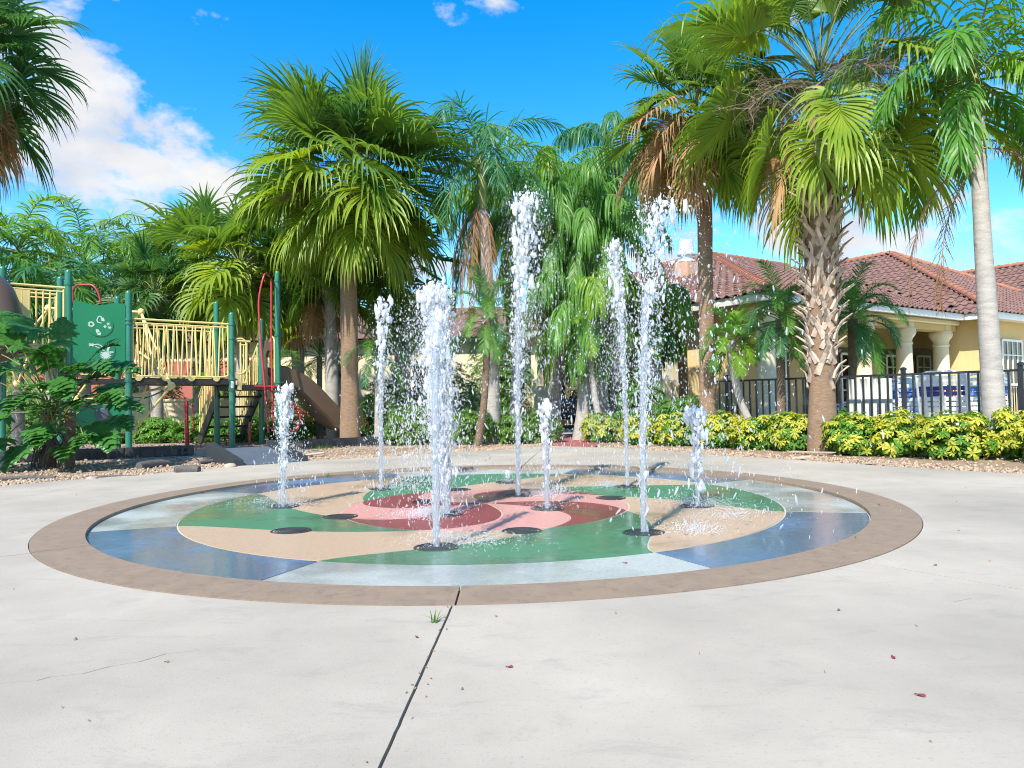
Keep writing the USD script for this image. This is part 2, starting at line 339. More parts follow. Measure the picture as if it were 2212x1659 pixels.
# building, playground, odds and ends
m_stucco = M('yellow_stucco', (.58, .43, .21), .9, .10, 1.2, 5, .5, 160, .004)
m_cream = M('cream_plaster', (.66, .58, .40), .85, .05, 3, 4, .3, 120, .003)
m_white = M('white_paint', (.72, .72, .71), .45, .04, 3)
m_tile = M('clay_tile', (.225, .125, .088), .8, .28, 6, 4, .4, 60, .004, island=.42, second=(.325, .205, .148), spots=(2.6, .5, .7, (.2, .13, .12), .6))
m_hip = M('orange_ridge_tile', (.37, .17, .095), .8, .25, 6, 4, .4, 60, .004, island=.2)
m_glass = usdkit.material(stage, '/World/Looks/window_glass', {"t": ("transparent_bsdf", {"color": (.75, .8, .8)}), "g": ("glossy_bsdf", {"roughness": .03}), "f": ("fresnel", {"IOR": 1.7}), "m": ("mix_closure", {})}, [("f.fac", "m.fac"), ("t.BSDF", "m.closure1"), ("g.BSDF", "m.closure2")], surface="m.closure")
m_dark = M('dark_interior', (.025, .025, .03), .9, .2)
m_brownframe = M('dark_door_frame', (.07, .055, .04), .5, .15)
m_curtain = M('curtain', (.42, .45, .38), .9, .1, 3, stretch=(14, 14, .2))
m_black = M('black_metal', (.016, .019, .026), .35, .15, 10)
m_blackplastic = M('black_plastic', (.022, .026, .032), .5, .25, 8, 4, .2, 60)
m_rampmat = M('ramp_rubber', (.075, .095, .125), .6, .15, 4, 4, .3, 120, .002)
m_pgreen = M('green_paint', (.018, .15, .10), .35, .1, 4, coat=.3)
m_panel = M('green_panel', (.012, .20, .085), .4, .05, 3)
m_pyel = M('yellow_paint', (.64, .51, .20), .4, .06, 4, coat=.2)
m_pred = M('red_paint', (.38, .022, .035), .35, .08, 4, coat=.3)
m_pbrown = M('brown_plastic', (.10, .066, .048), .35, .1, 3, coat=.2)
m_pdeck = M('dark_deck', (.03, .024, .022), .6, .2, 12)
m_marks = M('pale_mark', (.50, .62, .56), .6, .03)
m_rope = M('green_rope', (.05, .2, .15), .7, .2)
m_log = M('weathered_log', (.11, .10, .095), .95, .35, 6, 5, .8, 25, .02, stretch=(2, 2, 8))
m_rock = M('grey_rock', (.33, .27, .22), .9, .25, 7, 5, .7, 30, .02)
m_wood = M('bench_wood', (.38, .14, .045), .6, .25, 4, 4, stretch=(1, 8, 8))
m_chairblue = M('blue_strap', (.03, .12, .40), .45, .08)
m_chairnavy = M('navy_strap', (.03, .03, .16), .45, .08)
m_board = M('pale_board', (.55, .56, .52), .6, .05)
m_galv = M('galvanised', (.60, .62, .60), .4, .08, 4, metallic=.3)
m_petal = M('red_petal', (.17, .02, .04), .5, .2)
m_deadleaf = M('dead_leaf', (.24, .14, .08), .8, .3)
m_cart = M('dark_cart', (.02, .035, .045), .35, .15)
m_tyre = M('tyre', (.02, .02, .02), .8, .1)
m_farwall = M('far_wall', (.62, .52, .35), .9, .06, 1)
m_farred = M('far_red_wall', (.33, .10, .075), .9, .1, 1)

# ================================================================== GROUND, PATIO, SPLASH PAD
PC = np.array([-0.2222, 5.693]); RO, RI, R2, R1 = 3.005, 2.73, 2.22, 1.12
ZP = lambda r: np.interp(r, [0, 1.12, 2.22, 2.73], [-.037, -.060, -.0255, -.018])
edge_px = [(-420, 1092), (-200, 1068), (0, 1049.6), (172, 1035), (312, 1025), (513, 1006.6), (576, 1003), (664, 996), (909, 982), (1060, 973), (1190, 963), (1280, 966), (1420, 973), (1555, 984), (1764, 996), (1946, 1009), (2131, 1019.6), (2212, 1024), (2480, 1046)]
edge = [tuple(gp(*p)[:2]) for p in edge_px]
patio_poly = Polygon(edge + [(12, 4), (12, -9), (-12, -9), (-12, 5)]).buffer(0)
disc = Point(*PC).buffer(RO, 128)
big = Polygon([(-180, -60), (180, -60), (180, 300), (-180, 300)])
ground = setdata(obj('ground', MB().extrude(big.difference(patio_poly), -.35, -.05), m_grass), kind='structure')
obj('sub_base', MB().extrude(patio_poly.buffer(.02), -.4, -.12), m_joint, kind='structure')
pa = gp(995, 1268)[:2]; pb = gp(820, 1659)[:2]; dd = nrm(pb - pa)
jr = np.random.default_rng(3)
front_line = LineString([pa + dd * q + np.array([dd[1], -dd[0]]) * jr.normal() * .00035 for q in np.r_[np.arange(0, 3.2, .035), 9]])


def radial(px, py, r0=RO, r1=16):
    q = nrm(gp(px, py)[:2] - PC)
    return LineString([PC + q * r0, PC + q * r1]), q


rad = [radial(65, 1195), radial(1865, 1215), radial(1982, 1095), radial(1135, 1001), radial(420, 1060)]
cuts = unary_union([front_line.buffer(.0042)] + [l.buffer(.005) for l, _ in rad] + [LineString([gp(*q)[:2] for q in c_]).buffer(.0022) for c_ in ([(-60, 1480), (80, 1470), (110, 1462), (180, 1455), (240, 1439), (300, 1430), (360, 1412), (430, 1405)], [(36, 1075), (70, 1070), (104, 1064), (130, 1058), (150, 1054), (186, 1047)], [(2212, 1300), (2100, 1292), (2060, 1300), (1960, 1290)])])
patio = setdata(UsdGeom.Xform.Define(stage, '/World/patio').GetPrim(), kind='structure')
rng = np.random.default_rng(4)
for g in sorted(patio_poly.difference(disc.buffer(.004)).difference(cuts).geoms, key=lambda g: -g.area):
    if g.area > .05:
        obj('concrete_slab', MB().extrude(g, -.11, 0), m_concrete, patio)
pad = setdata(UsdGeom.Xform.Define(stage, '/World/splash_pad').GetPrim(), kind='structure')
band = disc.difference(Point(*PC).buffer(RI, 128))
fq = nrm(pa - PC)
bcut = unary_union([LineString([PC + q * RI * .98, PC + q * RO * 1.02]).buffer(.004) for q in [q for _, q in rad] + [fq]])
for g in band.difference(bcut).geoms:
    obj('brown_band', MB().extrude(g, -.11, .003), m_ring, pad)
NODE = np.radians([-20 + 45 * k for k in range(8)])


def sweep(r):
    r = np.asarray(r, float)
    a = np.where(r > R1, math.radians(45) * np.clip((R2 - r) / (R2 - R1), 0, 1) ** 1.6, math.radians(45))
    b = np.where(r < R1, math.radians(44) * (1 - np.clip(r / R1, 0, 1) ** 2) ** .85 * (1 - .15 * (1 - r / R1) ** 3), 0)
    return a + b


def sector(k, ra, rb, inset=.0055):
    n = 26; rr = np.linspace(ra, rb, n) if ra > 0 else np.linspace(.012, rb, n)
    rr = np.clip(rr, rr[0] + inset, rr[-1] - inset)
    th0, th1 = NODE[k % 8] + sweep(rr), NODE[k % 8] + math.radians(45) + sweep(rr)
    ins = np.minimum(inset / rr, .3)
    u = np.linspace(0, 1, 15)
    th = (th0 + ins)[:, None] * (1 - u) + (th1 - ins)[:, None] * u
    R = np.repeat(rr[:, None], len(u), 1)
    top = np.stack([PC[0] + R * np.cos(th), PC[1] + R * np.sin(th), ZP(R)], -1)
    mb = MB().grid(top[::-1])
    rim = np.vstack([top[0], top[1:, -1], top[-1, ::-1][1:], top[::-1, 0][1:]])
    low = rim - [0, 0, .02]
    mb.grid(np.stack([low, rim]))
    return mb


for k in range(8):
    obj('blue_panel' if k in (5, 7, 1, 3) else 'grey_panel', sector(k, R2, RI), m_blue if k in (5, 7, 1, 3) else m_grey, pad)
for k in range(8):
    obj('green_panel' if k in (0, 2, 4, 6) else 'tan_panel', sector(k, R1, R2), m_green if k in (0, 2, 4, 6) else m_tan, pad)
for k in range(8):
    obj('dark_red_petal' if k % 2 == 0 else 'pink_petal', sector(k, 0, R1), m_red if k % 2 == 0 else m_pink, pad)
an = np.linspace(0, 2 * PI, 97)
rr = np.r_[0, np.linspace(.1, RI + .02, 28)]
obj('pale_joint', MB().grid(np.stack([PC[0] + rr[:, None] * np.cos(an), PC[1] + rr[:, None] * np.sin(an), np.repeat(ZP(rr)[:, None] - .0035, 97, 1)], -1)[::-1]), m_line, pad)

# paths, beds
path_poly = [gp(1175, 963)[:2], gp(1284, 966)[:2], gp(1310, 936)[:2], gp(1150, 936)[:2]]
far_path = [gp(1150, 936.5)[:2], gp(1330, 936.5)[:2], gp(1330, 927)[:2], gp(1150, 927)[:2]]
obj('red_path', MB().extrude(Polygon(path_poly).difference(patio_poly.buffer(.01)), -.06, -.012), m_path, kind='structure')
obj('grey_walk', MB().extrude(Polygon(far_path), -.06, -.014), m_walk, kind='structure')
mulch_poly = Polygon([gp(*p)[:2] for p in [(-500, 1010), (0, 1000), (250, 992), (410, 990), (600, 978), (720, 966), (900, 962), (960, 948), (880, 930), (600, 926), (300, 926), (-100, 932), (-600, 945)]])
obj('play_surface', MB().extrude(mulch_poly, -.06, -.02), m_mulch, kind='structure')
bed_left = Polygon([gp(*p)[:2] for p in [(-420, 1088), (0, 1047), (172, 1033), (312, 1023), (513, 1005), (900, 980.5), (1060, 971.5), (1180, 961), (1170, 945), (1000, 936), (960, 944), (870, 964), (700, 968), (560, 985), (410, 988), (250, 991), (0, 999), (-500, 1008)]]).buffer(0).difference(patio_poly)
bed_right = Polygon([gp(*p)[:2] for p in [(1286, 967), (1420, 972), (1555, 983), (1764, 995), (1946, 1008), (2131, 1018.6), (2500, 1047), (2700, 930), (1560, 908), (1420, 905), (1312, 930)]]).buffer(0).difference(patio_poly)
obj('planting_bed', MB().extrude(unary_union([bed_left, bed_right]), -.06, -.03), m_earth, kind='structure')
gravel = Polygon([gp(*p)[:2] for p in [(1150, 926), (1330, 926), (1340, 905), (1100, 905)]])
obj('gravel_strip', MB().extrude(gravel, -.06, -.02), m_earth, kind='structure')
pool_deck = Polygon([gp(*p)[:2] for p in [(1545, 902), (2900, 930)]] + [(30, 12), (30, 40), (4, 26)])
obj('pool_deck', MB().extrude(pool_deck, -.06, -.005), m_deckpool, kind='structure')


def scatter(poly, n, rng, near=None):
    x0, y0, x1, y1 = poly.bounds; out = np.zeros((0, 2))
    while len(out) < n:
        p = rng.uniform([x0, y0], [x1, y1], (n * 3, 2)); p = p[shapely.contains_xy(poly, p[:, 0], p[:, 1])]
        if near is not None: p = p[rng.random(len(p)) < near(p)]
        out = np.vstack([out, p])
    return out[:n]


ICO = trimesh.creation.icosahedron(); IV, IF = np.array(ICO.vertices), np.array(ICO.faces)
ICO1 = trimesh.creation.icosphere(1); I1V, I1F = np.array(ICO1.vertices), np.array(ICO1.faces)
ICO2 = trimesh.creation.icosphere(2); I2V, I2F = np.array(ICO2.vertices), np.array(ICO2.faces)


def many(tv, tf, pos, scale, rng, rot=True, jitter=0.0, axis=None):
    """many small copies of a form in one mesh; scale (n,3)"""
    n = len(pos); v = np.repeat(tv[None], n, 0)
    if jitter: v = v * (1 + rng.uniform(-jitter, jitter, (n, len(tv), 1)))
    v = v * np.asarray(scale)[:, None, :]
    if rot:
        q = nrm(rng.normal(size=(n, 4)))
        w, x, y, z = q.T
        R = np.stack([1 - 2 * (y * y + z * z), 2 * (x * y - z * w), 2 * (x * z + y * w), 2 * (x * y + z * w), 1 - 2 * (x * x + z * z), 2 * (y * z - x * w), 2 * (x * z - y * w), 2 * (y * z + x * w), 1 - 2 * (x * x + y * y)], -1).reshape(-1, 3, 3)
        v = np.einsum('nij,nkj->nki', R, v)
    elif axis is not None:
        t = nrm(axis); a = nrm(np.cross(t, np.where(np.abs(t[:, 2:]) < .9, [[0, 0, 1.0]], [[1.0, 0, 0]]))); b = np.cross(t, a)
        v = v[..., :1] * a[:, None] + v[..., 1:2] * b[:, None] + v[..., 2:3] * t[:, None]
    v = v + pos[:, None]
    f = tf[None] + (np.arange(n) * len(tv))[:, None, None]
    return v.reshape(-1, 3), f.reshape(-1, 3)


rng = np.random.default_rng(11)
nearw = lambda p: np.clip(1.5 - (np.hypot(p[:, 0], p[:, 1]) - 7) / 5, .12, 1)
for poly, n, lab in ((bed_left, 6500, 'l'), (bed_right, 7500, 'r')):
    edge_w = lambda p: np.where(np.array([patio_poly.distance(Point(*q)) for q in p]) < .75, 1.0, .12) if len(p) < 1e6 else 1
    p = scatter(poly, n, rng, edge_w); s = rng.uniform(.010, .024, (n, 1)) * rng.uniform(.7, 1.3, (n, 3)) * [1, 1, .75]
    v, f = many(IV, IF, np.c_[p, rng.uniform(-.03, -.012, n)], s, rng, jitter=.25)
    obj('pebbles', (v, f), m_pebble, smooth=False, kind='stuff')
p = scatter(mulch_poly, 6000, rng); n = len(p)
v, f = many(trimesh.creation.box([1, 1, 1]).vertices, np.array(trimesh.creation.box([1, 1, 1]).faces), np.c_[p, rng.uniform(-.02, -.005, n)], np.c_[rng.uniform(.03, .07, n), rng.uniform(.012, .03, n), rng.uniform(.006, .015, n)], rng)
obj('wood_chips', (v, f), m_chip, kind='stuff')

# ================================================================== NOZZLE COVERS AND WATER JETS
nozzles = []
NZ = [(1.63, -182, 'J1'), (1.56, 132, 'J2'), (1.73, -97, 'J3'), (.55, -120, 'J4'), (.56, 62, 'J5'), (.55, -31, 'J6'), (1.63, 38, 'J7'), (1.70, -54, 'J8'), (1.63, -11, 'J9'),
      (1.63, -138, 'e'), (1.14, -157, 'e'), (.53, 158, 'e'), (1.19, -77, 'e'), (1.08, 17, 'e'), (1.56, 84, 'b'), (1.12, 106, 'e')]
proto = None
NL = {'J1': 'under the low jet on the left green panel', 'J2': 'under the jet at the far left, beside the palm', 'J3': 'nearest the viewer, under the front jet', 'J4': 'under the broad foaming jet near the middle', 'J5': 'behind the middle, under the tallest jet', 'J6': 'right of the middle on a red petal', 'J7': 'at the far right of the ring under a tall thin jet', 'J8': 'front right, where green meets tan', 'J9': 'under the low jet on the right green panel'}
EL = ['without a jet where the left green panel meets tan', 'without a jet at the left tip of the pink petal', 'without a jet on the left dark red petal', 'without a jet between pink petal and front green panel', 'without a jet at the right tip of the dark red petal', 'with a small bubbling spout at the back', 'without a jet at the back edge of the red flower']
base = {}
ei = 0
for r, a, k in NZ:
    c = np.array([PC[0] + r * math.cos(math.radians(a)), PC[1] + r * math.sin(math.radians(a)), float(ZP(r))]); base[k] = c
    lab = 'round dark nozzle cover ' + (NL[k] if k in NL else EL[ei])
    if k not in NL: ei += 1
    if proto is None:
        proto = thing('nozzle_cover', lab, 'nozzle cover', 'nozzle covers in the splash pad', loc=c)
        obj('rim', MB().lathe([(.127, -.01), (.127, .004), (.112, .006), (.110, -.01)], sides=32), m_iron, proto)
        for ra in (.10, .083, .066, .049):
            obj('grate_ring', MB().lathe([(ra, -.01), (ra, .0045), (ra - .011, .0045), (ra - .012, -.01)], sides=28), m_iron, proto)
        obj('hub', MB().lathe([(.034, -.01), (.034, .004), (.018, .007), (.010, .007)], sides=18), m_iron, proto)
        obj('sump', MB().lathe([(.112, -.006), (.1, -.005), (.001, -.005)], sides=24), m_grey, proto)
    else:
        copies(proto, c, a, lab)


def wobble_tube(path, rad, rng, amp, fz, sides=14, n=60, top=True):
    p = spline(path, n); t = np.linspace(0, 1, n)
    r = np.interp(t, np.linspace(0, 1, len(rad)), rad)
    an = np.arange(sides) * 2 * PI / sides
    v = np.stack([p[:, None, 0] + r[:, None] * np.cos(an), p[:, None, 1] + r[:, None] * np.sin(an), np.repeat(p[:, 2:3], sides, 1)], -1)
    q = (v - p[:, None]) / np.maximum(r[:, None, None], 1e-5)
    nn = meshkit.fbm(np.concatenate([q[..., :2] * 1.6, (v[..., 2:3] * fz)], -1) + rng.uniform(0, 50, 3), 4) - .5
    a = amp * np.clip(t * 2.5, .3, 1)
    v = p[:, None] + (v - p[:, None]) * (1 + 2 * a[:, None, None] * nn[..., None])
    return MB().grid(v, True, True)


def jet(name_label, c, h, lean, ndrop, r0, spread, seed, foam=30, top_spread=1.0, fall=1.0, foam_size=.02, core_end=.8, mist=0, sp=()):
    rng = np.random.default_rng(seed)
    J = thing('water_jet', name_label, 'fountain jet', 'jets of the splash pad')
    g = 9.81; v0 = math.sqrt(2 * g * h); ta = v0 / g; vl = np.array(lean) / ta
    pos = lambda t: np.stack([c[0] + vl[0] * t * (t / ta) ** .6, c[1] + vl[1] * t * (t / ta) ** .6, c[2] + v0 * t - .5 * g * t * t], -1)
    tc = np.linspace(0, core_end * ta * .62, 14)
    core = pos(tc); zf = (core[:, 2] - c[2]) / h
    obj('stream', wobble_tube(core, r0 * (1 + .15 * zf) * np.where(np.arange(14) == 13, .3, 1), rng, .42, 22, n=90), m_stream, J, smooth=True)
    # foam: torn lumps of white water along the upper stream and in the head
    foam = int(foam * 2.6); foam_size = foam_size * .36; ndrop = int(ndrop * 1.7)
    def flight(n, ta_frac, hk, lat0, lat1, lump):
        """n drops: fraction of the flight, share of the full height, sideways scatter going up and coming down"""
        hf = 1 - hk * rng.random(n) ** 1.8; vz = v0 * np.sqrt(hf); t = (vz / g) * ta_frac; k = ta_frac
        cl = np.repeat(rng.normal(size=(n // lump + 1, 3)), lump, 0)[:n]
        p = np.stack([c[0] + vl[0] * t * (np.clip(t / ta, 0, 2)) ** .6, c[1] + vl[1] * t * (np.clip(t / ta, 0, 2)) ** .6, c[2] + vz * t - .5 * g * t * t], -1)
        sg = r0 * .75 + lat0 * np.minimum(k, 1) + lat1 * np.clip(k - .85, 0, 2) ** 1.3
        p[:, :2] += (rng.normal(size=(n, 2)) * .55 + cl[:, :2] * .8) * sg[:, None]
        p[:, 2] += (rng.normal(size=n) * .5 + cl[:, 2]) * .012 * h
        return p, k
    fp, k = flight(foam, rng.beta(1.9, 1.0, foam) * 1.08, .30 if r0 < .025 else .62, spread * .10, spread * .35 * top_spread, 6)
    sz = foam_size * rng.lognormal(0, .45, foam) * (.75 + .35 * k)
    v = I1V[None] * (1 + 2.1 * (meshkit.fbm(I1V[None] * 1.7 + rng.uniform(0, 90, (foam, 1, 3)), 3)[..., None] - .5))
    v = v * np.stack([sz, sz, sz * rng.uniform(1.0, 3.6, foam)], -1)[:, None] + fp[:, None]
    obj('foam', (v.reshape(-1, 3), (I1F[None] + (np.arange(foam) * len(I1V))[:, None, None]).reshape(-1, 3)), m_water, J, smooth=True, kind='stuff')
    nu = int(ndrop * .55)
    fr_ = np.concatenate([rng.beta(1.5, 1.0, nu), 1 + rng.random(ndrop - nu) * .97 * fall])
    p, k = flight(ndrop, fr_, .55, spread * .16, spread * .62 * top_spread, 9)
    keep = p[:, 2] > c[2] + .01; p = p[keep]
    s = np.clip(rng.lognormal(math.log(.0024), .55, len(p)), .0009, .009)
    tv, tf_ = many(IV, IF, p, np.stack([s * rng.uniform(.6, 1.0, len(p)), s * .8, s * rng.uniform(1.0, 1.0 + 3.6 * np.abs(1 - np.clip(k[keep], 0, 2)) + .6, len(p))], -1), rng, rot=False, axis=np.tile([[0, 0, 1.0]], (len(p), 1)) + rng.normal(size=(len(p), 3)) * .3)
    obj('droplets', (tv, tf_), m_drop, J, smooth=True, kind='stuff')
    if mist:
        p, k = flight(mist, .5 + rng.random(mist) * 1.45, .5, spread * .35, spread * .55, 3); p = p[p[:, 2] > c[2] + .01]
        s = rng.uniform(.0008, .0019, len(p))
        tv, tf_ = many(IV, IF, p, np.stack([s, s, s * 1.5], -1), rng, rot=False)
        obj('mist', (tv, tf_), m_drop, J, smooth=True, kind='stuff')
    # splash where it falls back
    n = 160 + ndrop // 10; e = pos(np.array([1.97 * ta]))[0]; e[2] = c[2]
    a = rng.random(n) * 2 * PI; d = np.abs(rng.normal(size=n)) * .16
    p = e * .7 + c * .3 + np.stack([np.cos(a) * d, np.sin(a) * d, np.abs(rng.normal(size=n)) * .03 * np.exp(-d * 3) + .004], -1)
    s = rng.uniform(.0012, .0045, n)
    tv, tf_ = many(IV, IF, p, np.stack([s, s, s], -1), rng, rot=False)
    for sx_, sy_ in sp:
        q_ = gp(sx_, sy_, -.03); m_ = 420; a = rng.random(m_) * 2 * PI; d = np.abs(rng.normal(size=m_)) * .15; u_ = rng.random(m_)
        p = q_ + np.stack([np.cos(a) * d * 1.3, np.sin(a) * d, np.abs(rng.normal(size=m_)) * .035 * np.exp(-d * 2.5) + .004], -1); s = rng.uniform(.0009, .0036, m_)
        t2, f2_ = many(IV, IF, p, np.stack([s, s, s], -1), rng, rot=False); tf_ = np.vstack([tf_, f2_ + len(tv)]); tv = np.vstack([tv, t2])
    obj('splash', (tv, tf_), m_drop, J, smooth=True, kind='stuff')


jet('low water jet on the left green panel, in front of the climbing ladder', base['J1'], .95, (.03, 0), 1300, .017, .17, 21, foam=70, foam_size=.020, top_spread=.8, sp=[(565, 1088), (600, 1080)])
jet('slim water jet with a curling head, just right of the palm trunk', base['J2'], 1.80, (.06, 0), 1500, .017, .15, 22, foam=60, foam_size=.024, top_spread=1.6, sp=[(870, 1050), (900, 1042)])
jet('front water jet rising from the cover nearest the viewer', base['J3'], 1.30, (.01, .1), 1500, .0185, .12, 23, foam=40, foam_size=.017, core_end=1.1, sp=[(1010, 1178), (1050, 1172)])
jet('broad foaming white water jet left of the middle', base['J4'], 1.66, (-.07, .0), 8000, .030, .30, 24, foam=330, foam_size=.021, mist=2500, top_spread=.9)
jet('tallest water jet, behind the middle, bending over to the right', base['J5'], 2.62, (.12, 0), 5200, .018, .34, 25, foam=130, foam_size=.022, top_spread=1.1, mist=6000, sp=[(1215, 1062)])
jet('low bubbling water jet on the dark red petal right of the middle', base['J6'], .80, (.0, 0), 500, .018, .14, 26, foam=36, foam_size=.020, top_spread=.9)
jet('tall thin water jet at the far right, leaning left', base['J7'], 2.28, (-.09, 0), 3200, .017, .20, 27, foam=110, foam_size=.018, mist=3500, sp=[(1390, 1040)])
jet('tall water jet at the front right, throwing drops to the right', base['J8'], 2.02, (.15, 0), 3600, .018, .34, 28, foam=75, foam_size=.017, top_spread=1.5, mist=1200, sp=[(1565, 1122), (1600, 1112)])
jet('low water jet on the right green panel, in front of the hedge', base['J9'], .72, (0.0, 0), 700, .016, .17, 29, foam=60, foam_size=.022, sp=[(1480, 1086), (1540, 1090)])
jet('tiny bubbling spout at the back of the splash pad', base['b'], .10, (0, 0), 60, .02, .05, 30, foam=8, foam_size=.018)

# ================================================================== PLANTS
def fan_frond(rng, o, az, el, Lp, R, nseg=36, droop=1.0, spread=2.5, bend=.12, fused=.45, width=.052):
    """one fan palm leaf: (petiole mesh data, blade mesh data)"""
    d = np.array([math.cos(el) * math.cos(az), math.cos(el) * math.sin(az), math.sin(el)]); pts = [np.array(o, float)]
    for k in range(7):
        d = nrm(d - np.array([0, 0, bend * (.4 + .25 * k)])) if k else d
        pts.append(pts[-1] + d * Lp / 7)
    pts = np.array(pts); h = pts[-1]; t = d
    s = np.cross(t, [0, 0, 1.0]); s = nrm(s) if np.linalg.norm(s) > .15 else np.array([math.sin(az), -math.cos(az), 0])
    tw = rng.normal() * .35; n = nrm(np.cross(s, t)); s, n = s * math.cos(tw) + n * math.sin(tw), n * math.cos(tw) - s * math.sin(tw)
    phi = np.linspace(-spread, spread, nseg) + rng.normal(size=nseg) * .025
    cosp, sinp = np.cos(phi), np.sin(phi)
    oo = h + t * (.24 * R * np.clip(cosp, 0, 1) ** 1.5)[:, None]
    oo[:, 2] -= .10 * R * np.clip(cosp, 0, 1)
    d0 = nrm(cosp[:, None] * t + sinp[:, None] * s + n * (.28 * np.abs(sinp) + .05)[:, None])
    L = R * (.72 + .28 * np.clip(cosp, -1, 1)) * rng.uniform(.88, 1.06, nseg)
    m = 8; ls = np.array([0, .14, .16, .16, .15, .14, .13, .12]); acc = np.cumsum(ls)
    P = np.zeros((nseg, m, 3)); D = np.zeros((nseg, m, 3)); P[:, 0] = oo; D[:, 0] = d0; cur = d0
    dr = droop * rng.lognormal(0, .6, nseg)
    for k in range(1, m):
        f = acc[k - 1]
        gk = .06 + (0 if f < fused else .22 + .75 * (f - fused) / (1 - fused)) * dr
        cur = nrm(cur - np.array([0, 0, 1.0]) * gk[:, None] if np.ndim(gk) else cur - np.array([0, 0, gk])); D[:, k] = cur
        P[:, k] = P[:, k - 1] + cur * (L * ls[k])[:, None]
    W = width * R * np.array([.35, .8, 1.0, 1.0, .72, .48, .28, .03])
    nn = n + .0 * d0
    e = np.cross(D, np.broadcast_to(nn[:, None], D.shape)); e = nrm(e + 1e-6)
    nv = np.cross(e, D)
    V = np.stack([P - e * W[None, :, None] / 2, P - nv * W[None, :, None] * .28, P + e * W[None, :, None] / 2], 2)  # seg, m, 3, xyz
    idx = np.arange(nseg * m * 3).reshape(nseg, m, 3)
    q = np.stack([idx[:, :-1, :-1], idx[:, :-1, 1:], idx[:, 1:, 1:], idx[:, 1:, :-1]], -1).reshape(-1, 4)
    return pts, V.reshape(-1, 3), q


def feather_frond(rng, o, az, el, L, nl=34, droop=1.0, bend=.16, ll=.45, lw=.026, plume=.35, start=.16, hang=.5, m=4):
    d = np.array([math.cos(el) * math.cos(az), math.cos(el) * math.sin(az), math.sin(el)]); pts = [np.array(o, float)]; ds = [d]
    K = 16
    for k in range(K):
        d = nrm(d - np.array([0, 0, bend * (.25 + 1.1 * k / K)])); pts.append(pts[-1] + d * L / K); ds.append(d)
    pts = np.array(pts); ds = np.array(ds)
    u = np.linspace(start, .985, nl) ; u = np.r_[u, u + .4 / nl]; u = np.clip(u, 0, .995); side = np.r_[np.ones(nl), -np.ones(nl)]
    x = u * K; i = x.astype(int); fr = (x - i)[:, None]
    B = pts[i] * (1 - fr) + pts[i + 1] * fr; T = nrm(ds[i] * (1 - fr) + ds[i + 1] * fr)
    s = np.cross(T, [0, 0, 1.0]); nl2 = np.linalg.norm(s, axis=1)
    s = np.where(nl2[:, None] > .12, nrm(s), [math.sin(az), -math.cos(az), 0]); n = nrm(np.cross(s, T))
    a = np.radians(38 + 22 * (1 - u)) + rng.normal(size=len(u)) * .12
    pl = rng.normal(size=len(u)) * plume + .12
    cur = nrm(T * np.cos(a)[:, None] + (s * side[:, None] * np.cos(pl)[:, None] + n * np.sin(pl)[:, None]) * np.sin(a)[:, None])
    LL = ll * np.clip(np.sin(PI * np.clip(.12 + .80 * (u - start) / (1 - start), 0, 1)) ** .6, .25, 1) * rng.uniform(.85, 1.12, len(u))
    P = [B]; D = [cur]
    for k in range(1, m):
        cur = nrm(cur - np.array([0, 0, 1.0]) * (hang * droop * rng.lognormal(0, .3, len(u)) * (.35 + .65 * k / m))[:, None])
        P.append(P[-1] + cur * (LL / (m - 1))[:, None]); D.append(cur)
    P = np.stack(P, 1); D = np.stack(D, 1)
    W = lw * np.interp(np.linspace(0, 1, m), [0, .3, .7, 1], [.6, 1, .8, .05])
    e = nrm(np.cross(D, n[:, None] + rng.normal(size=(len(u), 1, 3)) * .35))
    V = np.stack([P - e * W[None, :, None] / 2, P + e * W[None, :, None] / 2], 2)
    idx = np.arange(len(u) * m * 2).reshape(len(u), m, 2)
    q = np.stack([idx[:, :-1, 0], idx[:, :-1, 1], idx[:, 1:, 1], idx[:, 1:, 0]], -1).reshape(-1, 4)
    return pts, V.reshape(-1, 3), q


def trunk_mesh(pts, r, rng, ring=.0, ringn=14, sides=16, n=60, rough=.05):
    p = spline(pts, n); t = np.linspace(0, 1, n); rr = np.interp(t, np.linspace(0, 1, len(r)), r)
    an = np.arange(sides) * 2 * PI / sides
    dirs = np.stack([np.cos(an), np.sin(an), 0 * an], -1)
    z = p[:, 2]
    v = p[:, None] + rr[:, None, None] * dirs
    nz = meshkit.fbm(v * [9, 9, 4] + rng.uniform(0, 60, 3), 4) - .5
    saw = (z * ringn - np.floor(z * ringn)) - .5
    v = p[:, None] + (rr[:, None] * (1 + rough * 2 * nz + ring * saw[:, None]))[..., None] * dirs
    return MB().grid(v, True, True)


